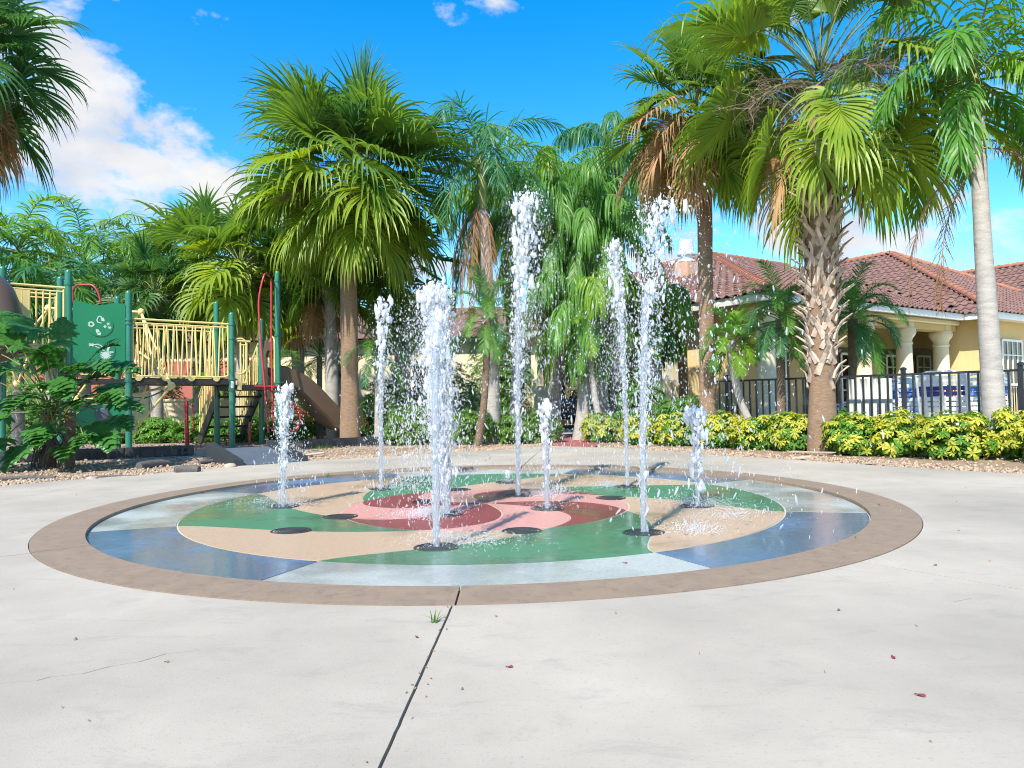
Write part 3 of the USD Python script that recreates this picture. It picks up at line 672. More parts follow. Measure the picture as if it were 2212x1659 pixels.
def flower_stalk(rng, o, az, L=1.1, up=.3, n=26, r=.006):
    mb = MB(); d = np.array([math.cos(az) * math.cos(up), math.sin(az) * math.cos(up), math.sin(up)]); pts = [np.array(o, float)]
    for k in range(7):
        d = nrm(d - [0, 0, .16]); pts.append(pts[-1] + d * L / 7)
    pts = np.array(pts); mb.tube(pts, np.linspace(r * 1.6, r * .6, 8), 4)
    for k in range(n):
        i = rng.integers(2, 7); b = pts[i] + (pts[min(i + 1, 7)] - pts[i]) * rng.random()
        dd = nrm(nrm(pts[i] - pts[i - 1]) * .5 + rng.normal(size=3) * .7); q = [b]
        for j in range(4):
            dd = nrm(dd + rng.normal(size=3) * .25 - [0, 0, .12]); q.append(q[-1] + dd * L * .10)
        mb.tube(q, np.linspace(r * .6, r * .25, 5), 3, False)
        for _ in range(7):
            j = rng.integers(1, 5); e = nrm(rng.normal(size=3)); w = nrm(np.cross(e, [.3, .2, 1]))
            b2 = np.array(q[j]); e2 = b2 + e * L * .05; e3 = e2 + nrm(e + rng.normal(size=3) * .6) * L * .06
            mb.tube([b2, e2, e3], [r * .3, r * .24, r * .14], 3, False)
    return mb


def fan_palm(label, pts, rad, apex, n, Lp, R, seed, els=(1.35, -.95), mats=None, dead=0, deadaz=None, droop=1.0, nseg=36, bark=None, stalks=3, group='fan palms', ring=.03, skip=None, bend=.12, elpow=1.0):
    rng = np.random.default_rng(seed)
    P = thing('fan_palm', label, 'palm tree', None)
    mats = mats or (m_sabal, m_sabal, m_sabal_y)
    obj('trunk', trunk_mesh(pts, rad, rng, ring), bark or m_bark_s, P, smooth=True)
    heart = MB()
    for k in range(n):
        f = (k + .5) / n; az = k * 2.39996 + rng.normal() * .28
        el = els[0] + (els[1] - els[0]) * f ** elpow + rng.normal() * .17
        az0 = math.atan2(math.sin(az), math.cos(az))
        if skip and skip(az0, el): continue
        o = np.array(apex) + np.array([math.cos(az), math.sin(az), 0]) * .12 * f ** .5 + [0, 0, .35 * (1 - f) - .25 * f]
        sc = rng.uniform(.74, 1.12) * (.82 + .18 * math.sin(PI * min(1, f * 1.2)))
        isdead = f > 1 - dead or (deadaz is not None and f > .45 and abs(math.atan2(math.sin(az - deadaz[0]), math.cos(az - deadaz[0]))) < deadaz[1])
        pt, v, q = fan_frond(rng, o, az, el, Lp * sc, R * sc, nseg, droop * (1.6 if isdead else .12 + 1.25 * f), bend=bend * (.5 + .9 * f), width=.064 * 36 / nseg * (.75 if isdead else 1))
        m = m_sabal_d if isdead else mats[min(int(f * len(mats) + rng.normal() * .35), len(mats) - 1) if f * len(mats) + .0 > 0 else 0]
        fr = obj('frond', MB().add(v, q), m, P)
        obj('leaf_stalk', MB().tube(pt, np.linspace(.017, .009, len(pt)), 4, False), m_stem if not isdead else m_twig, fr, smooth=True)
    for k in range(stalks):
        az = rng.uniform(-PI, PI) if k else -PI / 2 + .5
        obj('dry_flower_stalk', flower_stalk(rng, apex, az, Lp * .95 + .2, rng.uniform(.1, .6), 30), m_twig, P)
    return P, rng


def leaf_bases(P, rng, pts, rad, n, z0, z1, L=.28, w=.065, out=.55):
    """old split leaf bases standing off the trunk in a criss-cross"""
    p = spline(pts, 60); rr = np.interp(np.linspace(0, 1, 60), np.linspace(0, 1, len(rad)), rad)
    for k in range(n):
        z = z0 + (z1 - z0) * (k + .5) / n; i = int(np.argmin(abs(p[:, 2] - z))); az = k * 2.39996 + rng.normal() * .1
        rd = np.array([math.cos(az), math.sin(az), 0]); tg = np.array([-math.sin(az), math.cos(az), 0])
        for sgn in (-1, 1):
            if rng.random() < .14: continue
            l = L * rng.uniform(.75, 1.2); lean = sgn * rng.uniform(.35, .62)
            up = nrm(np.array([0, 0, 1.0]) + tg * lean + rd * .10)
            o = p[i] + rd * rr[i] * .96 + tg * (-sgn) * .07 + [0, 0, rng.normal() * .015]
            q = [o, o + up * l * .4 + rd * .012, o + up * l * .75 + rd * l * .13 * out, o + up * l + rd * l * .34 * out + tg * sgn * .01]
            ww = w * rng.uniform(.75, 1.1); wd = [ww, ww * .85, ww * .62, ww * .42]; th = [.03, .024, .018, .012]
            sd = nrm(np.cross(up, rd)); V = []
            for a, b, c in zip(q, wd, th):
                nn = nrm(np.cross(sd, up)) * -1
                nn = nn if np.dot(nn, rd) > 0 else -nn
                V.append([a - sd * b / 2 - nn * c / 2, a + sd * b / 2 - nn * c / 2, a + sd * b * .35 + nn * c / 2, a - sd * b * .35 + nn * c / 2])
            obj('leaf_base', MB().grid(np.array(V), True, True), m_boot, P)


def feather_palm(label, pts, rad, apex, n, L, seed, els=(1.3, -.5), mat=None, droop=1.0, bend=.16, ll=.45, nl=34, lw=.026, plume=.35, hang=.5, bark=None, dead=0, shaft=None, ring=.03, skip=None, name='feather_palm', start=.16, ltk=True, m_=4):
    rng = np.random.default_rng(seed)
    P = thing(name, label, 'palm tree')
    if pts is not None: obj('trunk', trunk_mesh(pts, rad, rng, ring, 9), bark or m_bark_g, P, smooth=True)
    if shaft is not None:
        a, b, r = shaft; obj('crown_shaft', trunk_mesh([a, (np.array(a) + b) / 2, b], [r, r * 1.1, r * .45], rng, 0, rough=.02), m_stem, P, smooth=True)
    for k in range(n):
        f = (k + .5) / n; az = k * 2.39996 + rng.normal() * .2 + seed; az = math.atan2(math.sin(az), math.cos(az)); el = els[0] + (els[1] - els[0]) * f + rng.normal() * .1
        if skip and skip(az, el): continue
        isd = f > 1 - dead
        pt, v, q = feather_frond(rng, np.array(apex) + [0, 0, .25 * (.5 - f)], az, el, L * rng.uniform(.82, 1.08) * (.8 if isd else 1), nl, droop, bend * rng.uniform(.8, 1.25), ll, lw * (.6 if isd else 1), plume, start, hang, m_)
        mm = mat if not isinstance(mat, (list, tuple)) else mat[rng.integers(len(mat))]
        fr = obj('frond', MB().add(v, q), m_pinn_d if isd else (mm or m_pinn), P)
        obj('leaf_stalk', MB().tube(pt[:-1], np.linspace(.016, .004, len(pt) - 1) * max(.5, min(1.3, L / 2)), 4, False), m_twig if isd else m_stem, fr, smooth=True)
    return P, rng


# --- the large fan palm left of the middle
b = gp(757, 962, -.05); tp = at(752, 500, b[1])
ap = at(757, 405, b[1])
ptsA = [b - [0, 0, .15], b * .75 + tp * .25, (b + tp) / 2, tp, ap]
PA, r_ = fan_palm('tall full fan palm with a smooth brown trunk left of the fountain', ptsA, [.225, .178, .172, .168, .13], ap, 84, 1.28, 1.48, 101, (1.5, -.42), (m_sabal_s, m_sabal, m_sabal, m_sabal_y, m_sabal_y), stalks=6, nseg=42, elpow=.9)
leaf_bases(PA, r_, ptsA, [.2, .178, .172, .168, .15], 9, tp[2] - .1, tp[2] + .55, .34, .085)
# --- the big booted fan palm at the right
b = gp(1778, 978, -.03); Yb = b[1]
ap = at(1770, 185, Yb); tp = at(1772, 330, Yb)
ptsB = [b - [0, 0, .1], at(1776, 850, Yb), at(1776, 700, Yb), at(1774, 500, Yb), tp, ap]
radB = [.225, .168, .19, .215, .225, .15]
PB, r_ = fan_palm('large fan palm at the right whose trunk is wrapped in criss-cross leaf bases', ptsB, radB, ap, 48, 1.42, 1.25, 102, (1.4, -.85), (m_sabal, m_sabal, m_sabal_y, m_sabal_y, m_sabal_y), stalks=8, nseg=40, bark=m_bark_s, ring=.02, dead=.05)
leaf_bases(PB, r_, ptsB, radB, 100, at(1776, 850, Yb)[2], tp[2] + .3, .36, .10, 1.25)
fib = MB(); rr_ = np.random.default_rng(5)
for k in range(420):
    z = rr_.uniform(at(1776, 640, Yb)[2], tp[2] + .2); a = rr_.uniform(0, 2 * PI); q = [np.array([np.interp(z, [tp[2] - 2, tp[2]], [ptsB[3][0], tp[0]]), Yb, z]) + np.array([math.cos(a), math.sin(a), 0]) * .20]
    for j in range(3): q.append(q[-1] + np.array([rr_.normal() * .03 + math.cos(a) * .012, rr_.normal() * .03 + math.sin(a) * .012, -.06]))
    fib.tube(q, [.003, .003, .002, .001], 3, False)
obj('fibre', fib, m_fibre, PB, kind='stuff')
# --- slimmer fan palm with a dry side
Yc = 11.9; bC = at(1530, 930, Yc); bC[2] = -.05; apC = at(1500, 265, Yc); tpC = at(1522, 450, Yc)
ptsC = [bC, at(1527, 760, Yc), at(1524, 600, Yc), tpC, apC]
fan_palm('slim fan palm with half its crown dried brown, between fountain and tiled roof', ptsC, [.16, .125, .12, .125, .10], apC, 56, .85, .90, 103, (1.35, -1.1), (m_sabal, m_sabal, m_sabal_y), deadaz=(-PI + .35, 1.0), stalks=4, nseg=34, bark=m_bark_s)
# --- palm at the left edge of the picture
Ye = 8.6; apE = at(-95, 150, Ye); bE = np.array([apE[0] - .1, Ye, -.05])
fan_palm('dark fan palm with drooping dry leaves at the left edge of the photo', [bE, (bE + apE) / 2, apE], [.2, .17, .15], apE, 58, .72, .84, 104, (1.3, -1.15), (m_sabal_s,), dead=.28, stalks=2, nseg=32)
# --- feather palms: right edge, middle
Yd = 8.95; bD = at(2152, 930, Yd); bD[2] = -.03; tD = at(2110, 255, Yd); aD = at(2106, 160, Yd)
feather_palm('tall grey ringed feather palm at the right edge with hanging dry leaf', [bD, at(2135, 700, Yd), at(2122, 500, Yd), tD], [.145, .118, .098, .085], aD, 22, 2.0, 201, (1.3, -.4), (m_pinn, m_pinn_y), bend=.20, ll=.55, shaft=(tD, aD, .085), nl=54, lw=.03, plume=.5, hang=.7)
rng = np.random.default_rng(77)
hangd = MB()
DP = stage.GetPrimAtPath('/World/feather_palm')
for k, (x, y, az, el, L) in enumerate([(2108, 330, 2.6, -.55, 2.1), (2106, 360, 3.3, -.8, 1.9), (2116, 300, .2, .1, 1.5), (2118, 320, -.5, -.1, 1.3)]):
    pt, v, q = feather_frond(rng, at(x, y, Yd - .1), az, el, L, 44, 1.0, .30, .34, .011, .4, .1, .7)
    fr = obj('frond', MB().add(v, q), m_pinn_d, DP); obj('leaf_stalk', MB().tube(pt, np.linspace(.013, .004, len(pt)), 4, False), m_twig, fr)
b = gp(1066, 957, -.03); Yf = b[1]; tF = at(1042, 455, Yf); aF = at(1040, 345, Yf)
FP, r_ = feather_palm('tall grey feather palm in the middle with brown leaves hanging down its trunk', [b - [0, 0, .1], at(1062, 800, Yf), at(1052, 600, Yf), tF], [.17, .135, .125, .10], aF, 16, 2.1, 203, (1.2, -.2), (m_pinn, m_pinn_b), bend=.21, ll=.55, nl=46, shaft=(tF, aF, .10), plume=.55, hang=.45)
for k, (x, y, az, L, mm) in enumerate([(1034, 440, -2.0, 2.2, m_pinn_d), (1048, 450, -1.2, 2.5, m_pinn_d), (1028, 455, -2.6, 2.1, m_twig), (1010, 460, 2.8, 2.3, m_pinn_d)]):
    pt, v, q = feather_frond(r_, at(x, y, Yf - .12), az, -1.1, L, 46, 1.0, .35, .42, .016, .25, .05, 1.2)
    fr = obj('frond', MB().add(v, q), mm, FP); obj('leaf_stalk', MB().tube(pt, np.linspace(.016, .005, len(pt)), 4, False), m_twig, fr)
# --- weeping palms behind the fountain
for i, (x, y, Y, L, seed, lab, tb, mm, n) in enumerate([
        (1185, 425, 16.0, 2.7, 211, 'weeping green feather palm directly behind the tallest jet', (1195, 905), (m_pinn, m_pinn_y), 18),
        (1262, 480, 15.0, 2.3, 212, 'dense weeping feather palm between the tallest jet and the slim fan palm', (1302, 900), (m_pinn, m_pinn), 20),
        (1105, 470, 17.5, 2.6, 213, 'lime green weeping palm behind the middle trunk', (1110, 905), (m_pinn_y, m_pinn), 16),
        (1255, 640, 14.5, 1.6, 214, 'low bushy weeping palm under the others, left of the pier', (1250, 905), (m_pinn, m_pinn_y), 16),
        (1400, 660, 15.5, 1.15, 215, 'yellowish weeping palm behind the two tall right jets', (1415, 900), (m_pinn_y, m_pinn), 16),
        (1335, 330, 17.0, 1.7, 216, 'thin feather palm whose top shows left of the dry fan palm', (1325, 900), (m_pinn_b,), 9)]):
    a = at(x, y, Y); bb = at(tb[0], tb[1], Y); bb[2] = -.05
    feather_palm(lab, [bb, (a + bb) / 2 + [.1, 0, 0], a], [.15, .12, .10], a, int(n * 1.5), L, seed, (1.15, -.8), mm, 1.0, .20, .78, 62, .030, .4, 1.3, dead=0, bark=m_bark_g, m_=6)
# --- background left: feather and fan palms beyond the playground
for i, (x, y, Y, L, lab, mm) in enumerate([
        (40, 545, 17.0, 2.1, 'deep green feather palm behind the yellow railing at far left', (m_pinn, m_pinn_y)), (185, 575, 18.0, 2.2, 'feather palm behind the green play panel', (m_pinn, m_pinn_y)),
        (310, 560, 19.5, 1.8, 'yellow green feather palm behind the rope bridge', (m_pinn_y, m_pinn)), (-60, 610, 15.5, 1.9, 'dark feather palm cut by the left edge behind the tube', (m_pinn,)), (110, 650, 15.8, 1.5, 'low dark feather palm behind the first play tower', (m_pinn_b, m_pinn))]):
    a = at(x, y, Y); bb = np.array([a[0], Y, -.1])
    feather_palm(lab, [bb, (a + bb) / 2, a], [.14, .11, .09], a, 26, L * 1.1, 230 + i, (1.3, -.75), mm, 1.0, .17, .50, 48, .030, .45, .5)
for i, (x, y, Y, Lp, R, n, lab, mm, rd) in enumerate([
        (425, 560, 18.5, .9, .95, 40, 'pale fan palm standing farthest back above the bridge railing', (m_sabal, m_sabal, m_sabal_y), .14),
        (520, 590, 17.0, 1.0, 1.1, 54, 'yellow green fan palm behind the second play tower', (m_sabal, m_sabal_y, m_sabal_y), .15),
        (335, 650, 16.8, .7, .8, 44, 'bluish small fan palm behind the bridge railing', (m_sabal_s, m_sabal_s), .13),
        (640, 610, 17.8, .8, 1.0, 52, 'fan palm with dry lower leaves behind the red ladder', (m_sabal, m_sabal_y, m_sabal_y), .15),
        (712, 600, 16.5, .7, .8, 34, 'fan palm with a booted trunk just left of the big brown trunk', (m_sabal_s, m_sabal), .15),
        (860, 600, 17.0, .8, .85, 34, 'shaded fan palm behind the right side of the big crown', (m_sabal_s, m_sabal), .14),
        (590, 500, 20.0, .9, .95, 30, 'distant fan palm seen through the left side of the big crown', (m_sabal_s, m_sabal_y), .14)]):
    a = at(x, y, Y); bb = np.array([a[0] + .05, Y, -.1])
    Pq, rq = fan_palm(lab, [bb, (a + bb) / 2, a], [rd * 1.15, rd, rd * .8], a, n, Lp, R, 250 + i, (1.3, -1.0), mm, dead=.18 if i in (3, 4) else .06, stalks=1, nseg=26, bark=m_bark_g)
    if i == 4:
        leaf_bases(Pq, rq, [bb, (a + bb) / 2, a], [rd * 1.15, rd, rd * .8], 26, at(0, 790, Y)[2], a[2], .26, .07, .8)
# small feather palms low down
for i, (x, y, Y, tb, L, lab, mm, n) in enumerate([
        (690, 770, 18.3, (690, 900), 1.1, 'small bright feather palm between slide and big trunk', (m_pinn, m_pinn), 15),
        (600, 800, 16.5, (600, 900), 1.1, 'small feather palm behind the second play tower', (m_pinn_y, m_pinn), 12),
        (1052, 690, 13.2, (1030, 900), 1.0, 'small dark feather palm in front of the middle trunk', (m_pinn_b, m_pinn), 18),
        (815, 760, 15.0, (815, 905), 1.1, 'small feather palm right of the big brown trunk', (m_pinn_b, m_pinn), 14),
        (1685, 690, 11.35, (1683, 880), .98, 'pygmy date palm in front of the first column', (m_pinn, m_pinn_b), 22),
        (1842, 690, 11.3, (1820, 890), 1.0, 'pygmy date palm right of the booted trunk, vine on its stem', (m_pinn, m_pinn_b), 24),
        (1275, 735, 14.0, (1308, 905), .75, 'small palm with a curved stem before the left pier', (m_pinn, m_pinn_y), 12),
        (1578, 735, 11.4, (1655, 895), .62, 'little palm with a leaning pale stem before the fence', (m_pinn_y, m_pinn), 14),
        (470, 800, 17.5, (470, 905), .9, 'small drooping palm under the bridge', (m_pinn, m_pinn_b), 10),
        (880, 700, 16.0, (880, 905), 1.3, 'mid height feather palm behind the slim left jet', (m_pinn_y, m_pinn), 14)]):
    a = at(x, y, Y); bb = at(tb[0], tb[1], Y); bb[2] = -.05
    md = (a * .55 + bb * .45) + np.array([(a[0] - bb[0]) * .28, 0, 0])
    feather_palm(lab, [bb, md, a], [.075, .06, .075], a, int(n * 1.5), L, 270 + i, (1.35, -.35), mm, .9, .20, .20 if L < 1.2 else .32, 64, .010, .16, .12, bark=m_bark_d if i in (2, 4, 5) else m_bark_g, name='small_palm')


# --- shrubs
def whorl(rng, c, nrmv, R, nleaf=7):
    t = nrm(nrmv + rng.normal(size=3) * .25); a = nrm(np.cross(t, [.31, .17, .93])); b = np.cross(t, a); mb = []; fs = []
    for k in range(nleaf):
        an = 2 * PI * k / nleaf + rng.normal() * .15; d = a * math.cos(an) + b * math.sin(an); s = np.cross(t, d); l = R * rng.uniform(.75, 1.1); w = l * .34
        p0 = c; p1 = c + d * l * .42 + t * l * .10; p2 = c + d * l * .78 - t * l * .05; p3 = c + d * l - t * l * .25
        V = [p0, p1 - s * w * .42 + t * .0, p1 - t * w * .12, p1 + s * w * .42, p2 - s * w * .5, p2 - t * w * .12, p2 + s * w * .5, p3]
        o = len(mb); mb += V
        fs += [[o, o + 1, o + 2], [o, o + 2, o + 3], [o + 1, o + 4, o + 5], [o + 1, o + 5, o + 2], [o + 2, o + 5, o + 6], [o + 2, o + 6, o + 3], [o + 4, o + 7, o + 5], [o + 5, o + 7, o + 6]]
    return np.array(mb), np.array(fs)


def shrub(label, c, size, n, seed, mat, R=.085, lump=.3, green=.12, group=None, category='shrub', parts=True, name='shrub', inner=None):
    """a shrub standing on c: leaf rosettes over a lumpy dome, branches inside"""
    rng = np.random.default_rng(seed); Sx, Sy, Sz = size
    T = thing(name, label, category, group)
    stem = MB()
    for k in range(9):
        a = rng.uniform(0, 2 * PI); e = np.array([math.cos(a) * Sx * .36 * rng.random(), math.sin(a) * Sy * .36 * rng.random(), Sz * rng.uniform(.6, .85)])
        stem.tube([np.array(c) - [0, 0, .05], c + e * [.4, .4, .5] + rng.normal(size=3) * .03, c + e], [.014, .010, .004], 5, False)
    obj('branches', stem, m_bark_d, T)
    bulk = []; bf = []; o = 0
    for k in range(n):
        th = rng.uniform(0, 2 * PI); u = rng.random() ** .75; ph = math.asin(min(1, u * 1.02))
        d = np.array([math.cos(th) * math.cos(ph), math.sin(th) * math.cos(ph), math.sin(ph)])
        rad = rng.uniform(.8, 1.04) * (1 - lump + 2 * lump * meshkit.fbm((d * 2.2 + seed)[None], 3)[0])
        sq = np.sign(d) * np.abs(d) ** .75
        p = np.array(c) + sq * rad * [Sx / 2, Sy / 2, Sz * .93] + [0, 0, .06]
        if p[2] < .04: continue
        v, f = whorl(rng, p, d * [1, 1, 1] + [0, 0, .45], R * rng.uniform(.55, 1.25))
        g = rng.random() < green
        if parts and len(bulk) == 0 and False: pass
        if parts and k < 230: obj('leaf_cluster', (v, f), m_hedge_g if g and mat is m_hedge else mat, T)
        else: bulk.append(v); bf.append(f + o); o += len(v)
    # inner leaves that close the gaps
    ni = inner if inner is not None else n // 2
    for k in range(ni):
        d = nrm(rng.normal(size=3)); d[2] = abs(d[2]); p = np.array(c) + d * rng.uniform(.35, .8) * [Sx / 2, Sy / 2, Sz * .9] + [0, 0, .05]
        v, f = whorl(rng, p, d, R * 1.1); bulk.append(v); bf.append(f + o); o += len(v)
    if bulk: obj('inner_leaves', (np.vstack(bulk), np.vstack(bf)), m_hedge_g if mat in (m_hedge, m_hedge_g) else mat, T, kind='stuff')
    return T


hl = [(1300, 968, .62, .62, .46, 'leftmost of the variegated hedge shrubs, beside the red path'), (1385, 972, .6, .6, .42, 'variegated hedge shrub behind the tall thin right jet'),
      (1470, 975, .72, .7, .46, 'variegated hedge shrub left of the low right jet'), (1560, 980, .70, .7, .45, 'variegated hedge shrub right of the low right jet'),
      (1640, 984, .7, .7, .44, 'variegated hedge shrub before the leaning little palm'), (1715, 986, .62, .6, .46, 'variegated hedge shrub touching the booted trunk on its left'),
      (1850, 996, .72, .7, .46, 'variegated hedge shrub right of the booted trunk with green shoots'), (1950, 1000, .75, .75, .47, 'fullest variegated hedge shrub before the fence post'),
      (2060, 1006, .72, .7, .47, 'variegated hedge shrub left of the grey ringed trunk'), (2175, 1004, .66, .7, .50, 'variegated hedge shrub at the right edge, right of the grey trunk'), (2290, 1016, .7, .7, .5, 'variegated hedge shrub cut off by the right edge')]
for i, (x, y, sx, sy, h, lab) in enumerate(hl):
    c = gp(x, y - 10, -.03); c[1] += sy * .45; c[0] *= (c[1]) / (c[1] - sy * .45)
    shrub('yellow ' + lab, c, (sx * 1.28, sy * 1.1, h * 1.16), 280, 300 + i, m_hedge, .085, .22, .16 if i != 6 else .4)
for i, (x, Y, sx, h, lab) in enumerate([(230, 16.3, 1.3, .55, 'far hedge shrub seen left under the bridge'), (340, 16.3, 1.3, .6, 'far hedge shrub under the bridge by the tube climber'), (440, 16.3, 1.2, .6, 'far hedge shrub left of the dark stairs'),
                                       (535, 16.3, 1.2, .62, 'far bright hedge shrub right of the dark stairs'), (625, 16.3, 1.1, .62, 'far hedge shrub beside the wooden bench'), (120, 16.3, 1.2, .6, 'far hedge shrub behind the lobed plant')]):
    c = at(x, 900, Y); c[2] = -.05
    shrub('low yellow green ' + lab, c, (sx, .8, h), 210, 330 + i, m_hedge, .10, .2, .3, parts=False)
for i, (x, Y, sx, h, lab, mm) in enumerate([(1683, 11.1, .5, .42, 'small dark green bush at the foot of the pygmy date palm', m_bush), (1815, 10.9, .34, .62, 'green vine clump climbing the stem of the right pygmy date palm', m_bush), (2110, 14, .9, .9, 'dark green bush behind the grey trunk by the wing', m_bush),
                                           (1010, 13.9, 1.2, .62, 'soft green bush left of the middle trunk', m_lime), (1140, 13.9, 1.3, .62, 'soft green bush right of the middle trunk', m_lime), (900, 14.0, 1.4, .8, 'soft green bush behind the broad foaming jet', m_lime),
                                           (1380, 14.5, 1.2, 1.3, 'tall dark bush behind the right jets', m_bush), (1470, 13.8, 1.0, .8, 'dark bush at the foot of the slim fan palm', m_bush), (840, 15.5, 1.3, 1.3, 'dark green bush right of the big trunk', m_bush), (650, 18.5, 1.6, 1.5, 'dark green bush behind the slide', m_bush), (955, 16.5, 1.9, 1.7, 'dark green bush before the pale wall', m_bush),
                                           (60, 20.0, 3.0, 2.2, 'large dark green bush closing the far left background', m_bush), (300, 20.5, 3.0, 1.9, 'large dark bush behind the bridge palms', m_bush), (560, 21.0, 2.6, 1.6, 'large bush behind the second tower palms', m_bush), (1090, 24.0, 2.8, 3.0, 'large dark bush behind the weeping palms', m_bush), (1330, 20.0, 1.6, 2.6, 'large bush behind the weeping palms at their right', m_bush)]):
    c = at(x, 900, Y); c[2] = -.05
    shrub(lab, c, (sx, sx * .8, h), int(260 * max(1, sx)), 360 + i, mm, .075 if sx < 1 else .11, .3, 0, parts=False)


def blades(rng, c, n, h, spread, w=.008, seg=4, lean=.8):
    V = []; Fc = []; o = 0
    for k in range(n):
        a = rng.uniform(0, 2 * PI); d = nrm(np.array([math.cos(a) * lean * rng.random(), math.sin(a) * lean * rng.random(), 1.0])); p = np.array(c) + [rng.normal() * spread, rng.normal() * spread, 0]; l = h * rng.uniform(.6, 1.1); s = np.array([-math.sin(a), math.cos(a), 0])
        for j in range(seg + 1):
            ww = w * (1 - .9 * j / seg); V += [p - s * ww, p + s * ww]
            d = nrm(d - [0, 0, .22]); d = d + np.array([math.cos(a), math.sin(a), 0]) * .1; p = p + nrm(d) * l / seg
        for j in range(seg): Fc.append([o + 2 * j, o + 2 * j + 1, o + 2 * j + 3, o + 2 * j + 2])
        o += 2 * (seg + 1)
    return np.array(V), np.array(Fc)


rng = np.random.default_rng(8)
for x, y, n, h, sd, lab in [(690, 970, 120, .12, .12, 'low grass tuft on the bed left of the big trunk'), (905, 962, 90, .16, .12, 'grass tuft at the bed edge behind the broad jet'), (640, 972, 60, .10, .10, 'sparse grass by the ramp'), (380, 985, 30, .12, .05, 'yellow green sprout beside the timber edge'), (425, 930, 60, .25, .3, 'long grass behind the timber edge'),
                            (1880, 1000, 24, .07, .04, 'small weed at the edge of the right gravel'), (945, 1345, 9, .07, .006, 'small weed growing from the front concrete joint'), (708, 1028, 12, .07, .02, 'dry grass blades at the far edge of the brown band')]:
    c = gp(x, y, 0 if y > 1010 else -.03)
    v, f = blades(rng, c, n, h, sd, .006 if h > .1 else .003)
    T = thing('grass_tuft', lab, 'grass'); obj('blades', MB().add(v, f), m_grassy, T, kind='stuff')


# --- the lobed-leaf plant at the left front
def lobed_leaf(rng, h, t, n, L):
    """big deeply cut leaf: midrib along t, lobes as curved blades"""
    s = np.cross(t, n); V = []; Fq = []; o = 0
    K = 6
    mid = [h]; d = t
    for k in range(K): d = nrm(d - np.array([0, 0, .05 + .03 * k])); mid.append(mid[-1] + d * L / K)
    mid = np.array(mid)

    def blade(p, d, l, w, nn):
        nonlocal o
        m = 5; q = p; prof = [.75, 1.0, .85, .55, .06]; dirs = d
        for j in range(m):
            e = nrm(np.cross(dirs, nn)); V.extend([q - e * w * prof[j], q - nn * w * .25 * prof[j] * 0 + nn * .006 * math.sin(j), q + e * w * prof[j]])
            dirs = nrm(dirs - np.array([0, 0, .10 * j])); q = q + dirs * l / (m - 1)
        for j in range(m - 1):
            for c in (0, 1): Fq.append([o + 3 * j + c, o + 3 * j + c + 1, o + 3 * j + 4 + c, o + 3 * j + 3 + c])
        o += 3 * m
    blade(h, nrm(mid[3] - h), L * 1.0, L * .14, n)
    for k in range(1, K):
        f = k / K
        for sg in (-1, 1):
            l = L * (.56 - .40 * f) * rng.uniform(.75, 1.2); ang = 1.25 - .75 * f + rng.normal() * .06
            dd = nrm(t * math.cos(ang) + s * sg * math.sin(ang) + n * .12)
            blade(mid[k], dd, l, L * .16 * (1 - .35 * f) * rng.uniform(.85, 1.15), n)
            q2 = mid[k] + dd * l * .45
            for s2 in (-1, 1): blade(q2, nrm(dd + nrm(np.cross(dd, n)) * .9 * s2), l * .5, L * .07, n)
    for sg in (-1, 1): blade(h, nrm(-t * .55 + s * sg), L * .36, L * .08, n); blade(h, nrm(-t * .05 + s * sg), L * .46, L * .08, n)
    return np.array(V), np.array(Fq)


rng = np.random.default_rng(55)
c0 = gp(118, 1012, -.03)
PH = thing('lobed_leaf_plant', 'big plant with deeply lobed glossy leaves in the left bed before the play tower', 'plant')
for dx in (-.10, .16):
    q = [c0 + [dx, 0, -.05], c0 + [dx + .02, .03, .35], c0 + [dx * 1.3, .02, .75]]
    obj('trunk', trunk_mesh(q, [.10, .075, .06], rng, .12, 22), m_bark_d, PH, smooth=True)
roots = MB()
for k in range(34):
    a = rng.uniform(0, 2 * PI); p = c0 + [rng.normal() * .09, rng.normal() * .05, rng.uniform(.2, .6)]; e = c0 + [math.cos(a) * rng.uniform(.12, .38), math.sin(a) * rng.uniform(.1, .3), -.03]
    roots.tube([p, (p + e) / 2 + [math.cos(a) * .07, math.sin(a) * .07, .04], e], [.007, .009, .008], 5, False)
obj('aerial_roots', roots, m_log, PH, smooth=True, kind='stuff')
k = 0
spots = [(-70, 720, .2), (40, 745, -.1), (110, 790, -.2), (185, 790, -.1), (225, 850, -.25), (160, 870, -.35), (60, 850, -.4), (-20, 820, -.3), (10, 900, -.3), (110, 930, -.45), (200, 920, -.3), (240, 905, -.1), (60, 960, -.4), (-40, 930, -.2), (170, 830, .1), (85, 830, -.5), (30, 790, .15), (130, 740, .15), (215, 800, .2), (-60, 860, -.1), (245, 870, .05), (20, 700, .35), (95, 880, -.5), (150, 960, -.35), (-10, 760, .1), (75, 715, .05), (140, 850, -.45), (200, 870, -.35), (30, 870, -.45), (100, 770, -.3), (10, 950, -.4), (180, 940, -.45), (240, 830, .1), (120, 820, -.45), (50, 800, -.35), (-30, 700, .2), (210, 760, .3), (80, 920, -.5), (160, 800, -.2)]
